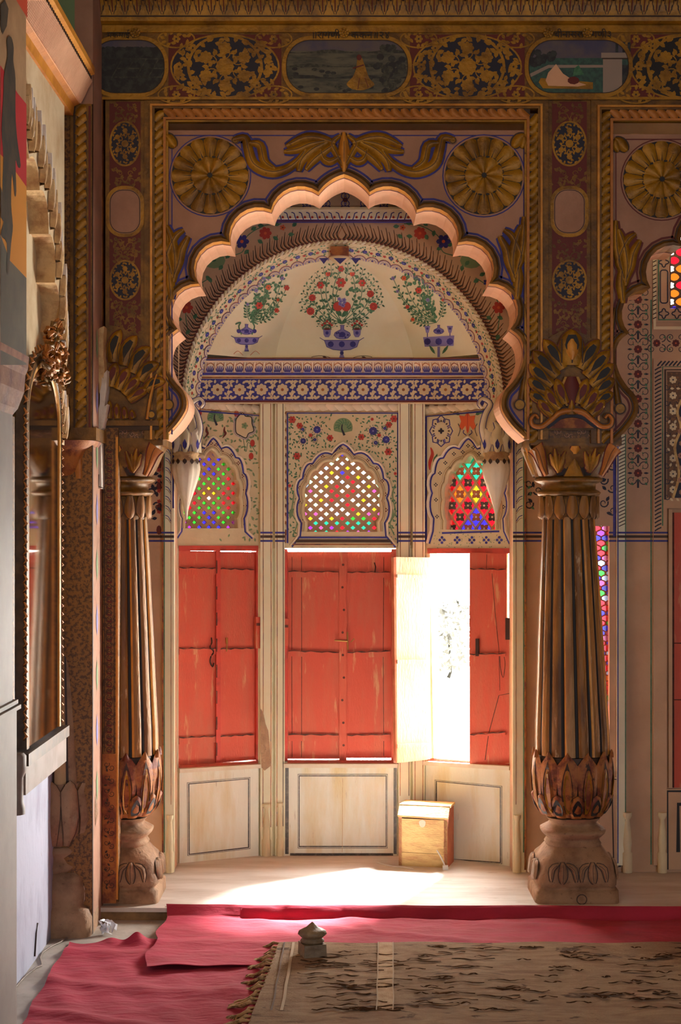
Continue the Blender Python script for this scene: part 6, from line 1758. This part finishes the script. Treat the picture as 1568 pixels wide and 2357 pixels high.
pg(mb, Q, [(0,430),(12,470),(18,500),(12,520),(0,500)], 'pdark', .0022)
mb.build('painted_shapes', t)
t = thing('plaster_bracket', 'worn reddish corbel under the painted banner at the left edge', 'bracket', (XN, yn, 2.0))
mb = MB(); z1_ = Zm(955, yn)
prb = [(0, Zm(955,yn)),(.02,Zm(940,yn)),(.045,Zm(900,yn)),(.05,Zm(860,yn)),(.06,Zm(845,yn)),(.065,Zm(815,yn)),(0,Zm(812,yn))]
for (a,za),(b,zb2) in zip(prb, prb[1:]): mb.grid([[(XN+a*.5,-4.5,za),(XN+a*.5,yn+a*1.3,za),(-1.15,yn+a*1.3,za)],[(XN+b*.5,-4.5,zb2),(XN+b*.5,yn+b*1.3,zb2),(-1.15,yn+b*1.3,zb2)]], 'bracket')
mb.build('corbel', t)
mb = MB(); mb.tube([(XN+.06,yn+.05,Zm(955,yn)),(XN+.06,yn+.05,0.0)], .001, 'rust', 5) if 0 else None
# dark post beside the mirror
mb = MB(); yq = YX(45,-1.03); mb.box(-1.15,-1.045,yn+.05,yq,Zm(1690,yq),Zm(960,yq),'ochre'); mb.build('mirror_side_post', None, label='dark ochre upright beside the left edge of the arched mirror', category='post')

# ================================================================ LOOSE THINGS
# wooden box
bx0 = onfloor(918,1992,PZ); bx1 = onfloor(1030,1998,PZ)
t = thing('wooden_box', 'small rough wooden box with a sloping lid in the alcove, lit from the window', 'box', (bx0[0], bx0[1], PZ))
ang = atan2(bx1[1]-bx0[1], bx1[0]-bx0[0]); Wd = math.hypot(bx1[0]-bx0[0], bx1[1]-bx0[1]); H = .262; D = .15
def BX(u, v, z): return (bx0[0]+u*cos(ang)-v*sin(ang), bx0[1]+u*sin(ang)+v*cos(ang), PZ+z)
def bbox(mb, u0,u1,v0,v1,z0,z1,m):
    P = [BX(a,b,c) for c in (z0,z1) for a,b in ((u0,v0),(u1,v0),(u1,v1),(u0,v1))]
    for q in ((3,2,1,0),(4,5,6,7),(0,1,5,4),(1,2,6,5),(2,3,7,6),(3,0,4,7)): mb.ng([P[k] for k in q], m)
mb = MB(); bbox(mb, 0,Wd,0,.014,0,.060,'boxwood'); bbox(mb, 0,Wd,0,.016,.062,.215,'boxwood'); mb.build('front_board', t)
for nm, u0, u1 in (('side_board',Wd-.016,Wd),('side_board',0,.014)):
    mb = MB(); P = [(0,0),(D,0),(D,H),(.035,H),(.0,.225)]
    A_ = [BX(u0,v,z) for v,z in P]; B_ = [BX(u1+.0005,v,z) for v,z in P]; mb.ng(A_, 'boxside'); mb.ng(B_, 'boxside'); mb.grid([A_,B_], 'boxside', True); mb.build(nm, t)
mb = MB(); bbox(mb, 0,Wd,D-.012,D,0,H,'boxside'); mb.build('back_board', t)
mb = MB(); A_=[BX(-.004,-.006,.222),BX(Wd+.004,-.006,.218),BX(Wd+.004,.036,H+.004),BX(-.004,.036,H+.004)]; mb.ng(A_,'boxwood'); mb.ng([(x,y,z+.008) for x,y,z in A_],'boxwood'); mb.grid([A_,[(x,y,z+.008) for x,y,z in A_]],'boxwood',True)
bbox(mb, -.004,Wd+.006,.034,D+.004,H+.002,H+.012,'boxwood'); mb.build('lid', t)
mb = MB(); Fb = lambda x,z,w=0.: BX(x, -w, z); pg(mb, Fb, cat([(.095,.205),(.11,.212),(.125,.205),(.122,.185),(.108,.178),(.097,.188)],3,True), 'white', .0012); mb.build('paper_scrap', t)
o = MB(); cpts = cat([onfloor(992,1958,0)[:2]]*1+[(0,0)],1) if 0 else None
a = BX(Wd-.045, -.012, .080); b = BX(Wd-.01,-.035,.03); c_ = onfloor(1025,2000,PZ)
cd = thing('white_cord', 'short white cord with a plug hanging down the front of the wooden box', 'cord', (c_[0],c_[1],PZ))
o.tube([a, ((a[0]+b[0])/2,(a[1]+b[1])/2-.006,(a[2]+b[2])/2+.004), b, (c_[0],c_[1]-.01,PZ+.008)], .0035, 'white2', 8); o.build('cable', cd)
o = MB(); o.box(c_[0]-.012,c_[0]+.012,c_[1]-.025,c_[1]-.003,PZ,PZ+.018,'white2'); o.build('plug', cd)
o = MB(); P = [onfloor(x,y,PZ+.002) for x,y in ((868,1985),(885,1990),(905,1994),(930,1996),(952,2000))]; o.tube(P, .0022, 'white2', 6)
ob = o.build('thin_cord', None, label='thin white cord lying on the alcove floor left of the box', category='cord')
# stone weight on the rug corner
c0 = onfloor(719,2198,.042); k = 6.12/FPX
t = thing('stone_finial', 'small carved stone weight with a pointed bulb top on the corner of the rug', 'finial', (c0[0],c0[1],.012))
mb = MB(); zf = .043
def rot_box(mb, cx, cy, r, z0, z1, m, a, tp=1.0):
    P = [(cx+r*cos(a+q*pi/2), cy+r*sin(a+q*pi/2), z0) for q in range(4)]; Q2 = [(cx+r*tp*cos(a+q*pi/2), cy+r*tp*sin(a+q*pi/2), z1) for q in range(4)]
    mb.ng(P[::-1], m); mb.ng(Q2, m); mb.grid([P,Q2], m, True)
rot_box(mb, c0[0], c0[1], .060, zf, zf+.044, 'finial', -2.05, .97); mb.build('base', t)
mb = MB(); mb.lathe(c0[0], c0[1], [(zf+z, r) for z, r in ((.044,.036),(.050,.044),(.056,.042),(.060,.034),(.067,.042),(.077,.048),(.087,.045),(.094,.034),(.099,.022),(.109,.012),(.119,.002))], 'finial', 32, lambda z,t_,r: r*(1+(.10*abs(cos(2*t_)) if z > zf+.07 else 0))); mb.build('bulb', t)
# clothes
def cloth(name, label, TL, TR, BL, BR, nu, nv, zf_, edge=None, m='cloth'):
    mb = MB(); rows = []
    for j in range(nv+1):
        v = j/nv; row = []
        for i in range(nu+1):
            u = i/nu
            px = (TL[0]*(1-u)+TR[0]*u)*(1-v)+(BL[0]*(1-u)+BR[0]*u)*v; py = (TL[1]*(1-u)+TR[1]*u)*(1-v)+(BL[1]*(1-u)+BR[1]*u)*v
            if edge: px, py = edge(u, v, px, py)
            x, y, z = onfloor(px, py, 0)
            row.append((x, y, zf_(u, v, x, y)))
        rows.append(row)
    mb.grid(rows, m, sm=True)
    # underside hem so the cloth has thickness
    mb.grid([[(x,y,z-.0025) for x,y,z in r] for r in rows], m, sm=True)
    bd = rows[0]+[r[-1] for r in rows[1:]]+rows[-1][::-1][1:]+[r[0] for r in rows[::-1][1:-1]]
    mb.grid([bd, [(x,y,z-.0025) for x,y,z in bd]], m, True)
    o = mb.build(name, None, label=label, category='cloth'); return o
def fold(x, y, a, f, ph, am): 
    return am*max(0, sin((x*cos(a)+y*sin(a))*f+ph+1.4*sin(x*3.1+y*2.3)))**3
def zA(u, v, x, y):
    z = .005+fold(x,y,1.3,16,0,.010)+fold(x,y,.2,11,1,.007)+fold(x,y,2.2,23,2,.004)+.003*sin(x*21+y*9)**2
    c = onfloor(325,2165); d2 = ((x-c[0])/.13)**2+((y-c[1])/.10)**2
    z += .050*math.exp(-d2*1.3)*(1+.4*sin(x*60+y*34)) ; c = onfloor(430,2215); d2 = ((x-c[0])/.16)**2+((y-c[1])/.03)**2; z += .016*math.exp(-d2)
    return z
cloth('floor_cloth', 'wide red cotton cloth at the lower left, rucked up near the step', (160,2172), (640,2196), (38,2380), (575,2440), 130, 90, zA, lambda u,v,px,py: (px+4*sin(v*17)*(1-u), py+3*sin(u*23)*(1-v)-10*math.exp(-((u-.36)/.08)**2)*(1-v)))
def zB(u, v, x, y):
    # runs down from the platform edge on to the floor
    ys = .02-(x+1.02)*.018
    d = ys-.014-y
    if d < .05: z = .058*max(0, 1-d/.05)**1.3
    else: z = 0
    return z+.010+fold(x,y,1.35,20,.5,.007)+fold(x,y,.5,15,2,.006)*(x < .1)+.003*sin(x*17-y*12)**2
def eB(u, v, px, py):
    return px+3*sin(v*9)*(1-u), py+2*sin(u*40)*v
mb = MB(); rows = []; nu, nv = 220, 46
for j in range(nv+1):
    v = j/nv; row = []
    for i in range(nu+1):
        u = i/nu; x0_ = W(396,0,0)[0]; yt_ = None
        if v < .12:
            pass
        # plan coordinates: far edge follows the step, near edge follows the photograph
        bl = onfloor(330,2242); br = onfloor(1640,2215)
        if u < .24: bx, by = onfloor(330+ (660-330)*u/.24, 2242-10*(u/.24))[:2]
        else:
            p = onfloor(660, 2232); q = (u-.24)/.76; bx, by = p[0]+(1.62-p[0])*q, p[1]+.06*q
        tx = -.735+(1.62+.735)*u; ty = .024-(tx+1.02)*.018
        x = tx*(1-v)+bx*v; y = ty*(1-v)+by*v
        sd = ty-y
        zz = .055+.002 if v == 0 else (.055*max(0,1-(sd-.012)/.035) if sd > .012 else .057)
        zz = max(0, min(.058, zz))
        zz += .022*(1 if sd > .05 else .4)+(fold(x,y,1.35,20,.5,.007)+fold(x,y,.5,15,2,.006)*(x < .1)+.003*sin(x*17-y*12)**2)*(min(1, sd/.08))+.006*sin(x*9+1)*max(0,1-abs(sd-.05)/.06)
        wob = .012*sin(u*31)*(1-v)*(.5+.5*sin(u*7))
        row.append((x+.012*sin(v*14)*(1-u)**6, y-abs(wob), zz))
    rows.append(row)
mb.grid(rows, 'cloth', sm=True); mb.grid([[(x,y,z-.0025) for x,y,z in r] for r in rows], 'cloth', sm=True)
bd = rows[0]+[r[-1] for r in rows[1:]]+rows[-1][::-1][1:]+[r[0] for r in rows[::-1][1:-1]]; mb.grid([bd,[(x,y,z-.0025) for x,y,z in bd]], 'cloth', True)
mb.build('floor_cloth', None, label='long red cotton cloth laid along the stone step under the carpet edge', category='cloth')
# rug
t = thing('worn_rug', 'worn brown patterned rug with a knotted fringe at the lower right', 'rug', onfloor(640,2195))
c = [onfloor(642,2193), (1.9, onfloor(642,2193)[1]-.0, 0), (1.9,-2.0,0), onfloor(560,2420)]
mb = MB(); rows = []
for j in range(41):
    v = j/40; row = []
    for i in range(81):
        u = i/80; x = (c[0][0]*(1-u)+c[1][0]*u)*(1-v)+(c[3][0]*(1-u)+c[2][0]*u)*v; y = (c[0][1]*(1-u)+c[1][1]*u)*(1-v)+(c[3][1]*(1-u)+c[2][1]*u)*v
        row.append((x, y, .040+.0025*sin(x*14+y*5)+.0015*sin(y*31)))
    rows.append(row)
mb.grid(rows, 'rug', sm=True)
bd = rows[0]+[r[-1] for r in rows[1:]]+rows[-1][::-1][1:]+[r[0] for r in rows[::-1][1:-1]]; mb.grid([bd,[(x,y,.012) for x,y,z in bd]], 'rug', True)
FR_ = lambda x, y, w=0.: (x, y, .0445+w)
def rl(px0, wd, m, w_): 
    a = onfloor(px0, 2196); b = onfloor(px0+(px0-800)*.12-12, 2357); st(mb, FR_, [(a[0]+(b[0]-a[0])*k/6+.002*sin(k*3), a[1]+(b[1]-a[1])*k/6) for k in range(7)], wd, m, w_)
rl(888, .050, 'rugband', .0); rl(905, .004, 'rugline', .001); rl(871, .004, 'rugline', .001); rl(676, .010, 'rugline', 0); rl(655, .006, 'wireframe', 0); 
rnd = random.Random(12)
for k in range(150):                         # worn lines in the pile, drawn wider to paint in the ridge shadows
    px, py = rnd.uniform(680, 1600), rnd.uniform(2206, 2357); 
    if 865 < px < 912: continue
    L = rnd.uniform(.04,.16)*(1 if px < 1150 else .7)
    x, y, _ = onfloor(px, py); P = [(x+L*q/7, y+.010*sin(k+q*1.1)+.004*rnd.uniform(-1,1)) for q in range(8)]
    st(mb, FR_, P, lambda q: .002+.011*abs(sin(pi*q*1.3+k)), 'rugdark', .0006)
mb.build('pile', t)
yA, yB_ = c[0][1], c[3][1]
for k in range(24):
    v = (k+.3)/24; x = c[0][0]*(1-v)+c[3][0]*v; y = yA*(1-v)+yB_*v; L = rnd.uniform(.045,.08); a = pi+rnd.uniform(-.5,.5)+(.25 if k % 2 else -.2)
    mb = MB()
    mb.tube([(x+.004,y,.038),(x+L*.3*cos(a),y+L*.3*sin(a),.040),(x+L*.6*cos(a+.2),y+L*.6*sin(a+.2),.028),(x+L*cos(a),y+L*sin(a),.020)], [.004,.007,.008,.004], 'tassel', 6)
    for j in range(4):
        b = a+rnd.uniform(-.5,.5); e = (x+L*.85*cos(a), y+L*.85*sin(a)); mb.tube([(e[0],e[1],.022),(e[0]+.018*cos(b),e[1]+.018*sin(b),.020),(e[0]+.034*cos(b+.3),e[1]+.034*sin(b+.3),.017)], [.004,.004,.002], 'tassel', 5)
    mb.build('tassel', t)
# crumpled plastic on the floor, and the wire along the wall foot
c0 = onfloor(243,2152); mb = MB(); rnd = random.Random(4)
for k in range(16):
    a = rnd.random()*6.28; r_ = .01+.035*rnd.random(); P = [(c0[0]+r_*cos(a+q)*1.1+rnd.uniform(-.012,.012), c0[1]+r_*sin(a+q)*.8, .002+rnd.random()*.06) for q in (0,1.2,2.4)]
    mb.ng(P, 'plastic')
    mb.ng([(x+.003,y,z) for x,y,z in P][::-1], 'plastic')
mb.build('plastic_wrap', None, label='crumpled clear plastic wrapper on the grey floor by the corner pier', category='wrapper')
mb = MB(); P = [W(*p) for p in ()]
pp = [(158,2156),(140,2168),(118,2178),(98,2192),(92,2205),(96,2222),(82,2228),(60,2245),(44,2262),(30,2280)]
mb.tube([onfloor(x,y,.004) for x,y in pp], .003, 'grey2', 6)
mb.tube([(-1.147,-.62,.02),(-1.146,-.60,.10),(-1.146,-.57,.13)], .003, 'iron', 6)
mb.build('electric_wire', None, label='thin grey wire running along the foot of the whitewashed left wall', category='wire')
# tree beyond the window, washed out by the hazy light
mb = MB(); rnd = random.Random(6)
for k in range(1100):
    a, b = rnd.uniform(0,6.28), rnd.uniform(-1.2,1.5); r_ = rnd.random()**.5
    p = (2.0+1.1*r_*cos(a)*cos(b), 26+1.0*sin(a)*cos(b), -.60+.75*r_*sin(b)); s = .10
    mb.ng([(p[0]+s*rnd.uniform(-1,1), p[1]+s*rnd.uniform(-1,1), p[2]+s*rnd.uniform(-1,1)) for _ in range(3)], 'haze')
tt = thing('tree', 'pale washed-out tree seen through the open window', 'tree', (2.0,26,-1.4))
mb.build('foliage', tt); mb = MB(); mb.tube([(2.0,26,-1.42),(2.05,26,-1.3),(2.0,26,-.5)], [.04,.03,.02], 'haze', 8); mb.build('trunk', tt)

mb = MB()
mb.grid([[(-30,9,-3.4),(30,9,-3.4)],[(-30,24,-1.6),(30,24,-1.6)],[(-30,34,-1.1),(30,34,-1.1)],[(-30,60,-1.6),(30,60,-1.6)]], 'hill')
struct('hillside', mb)
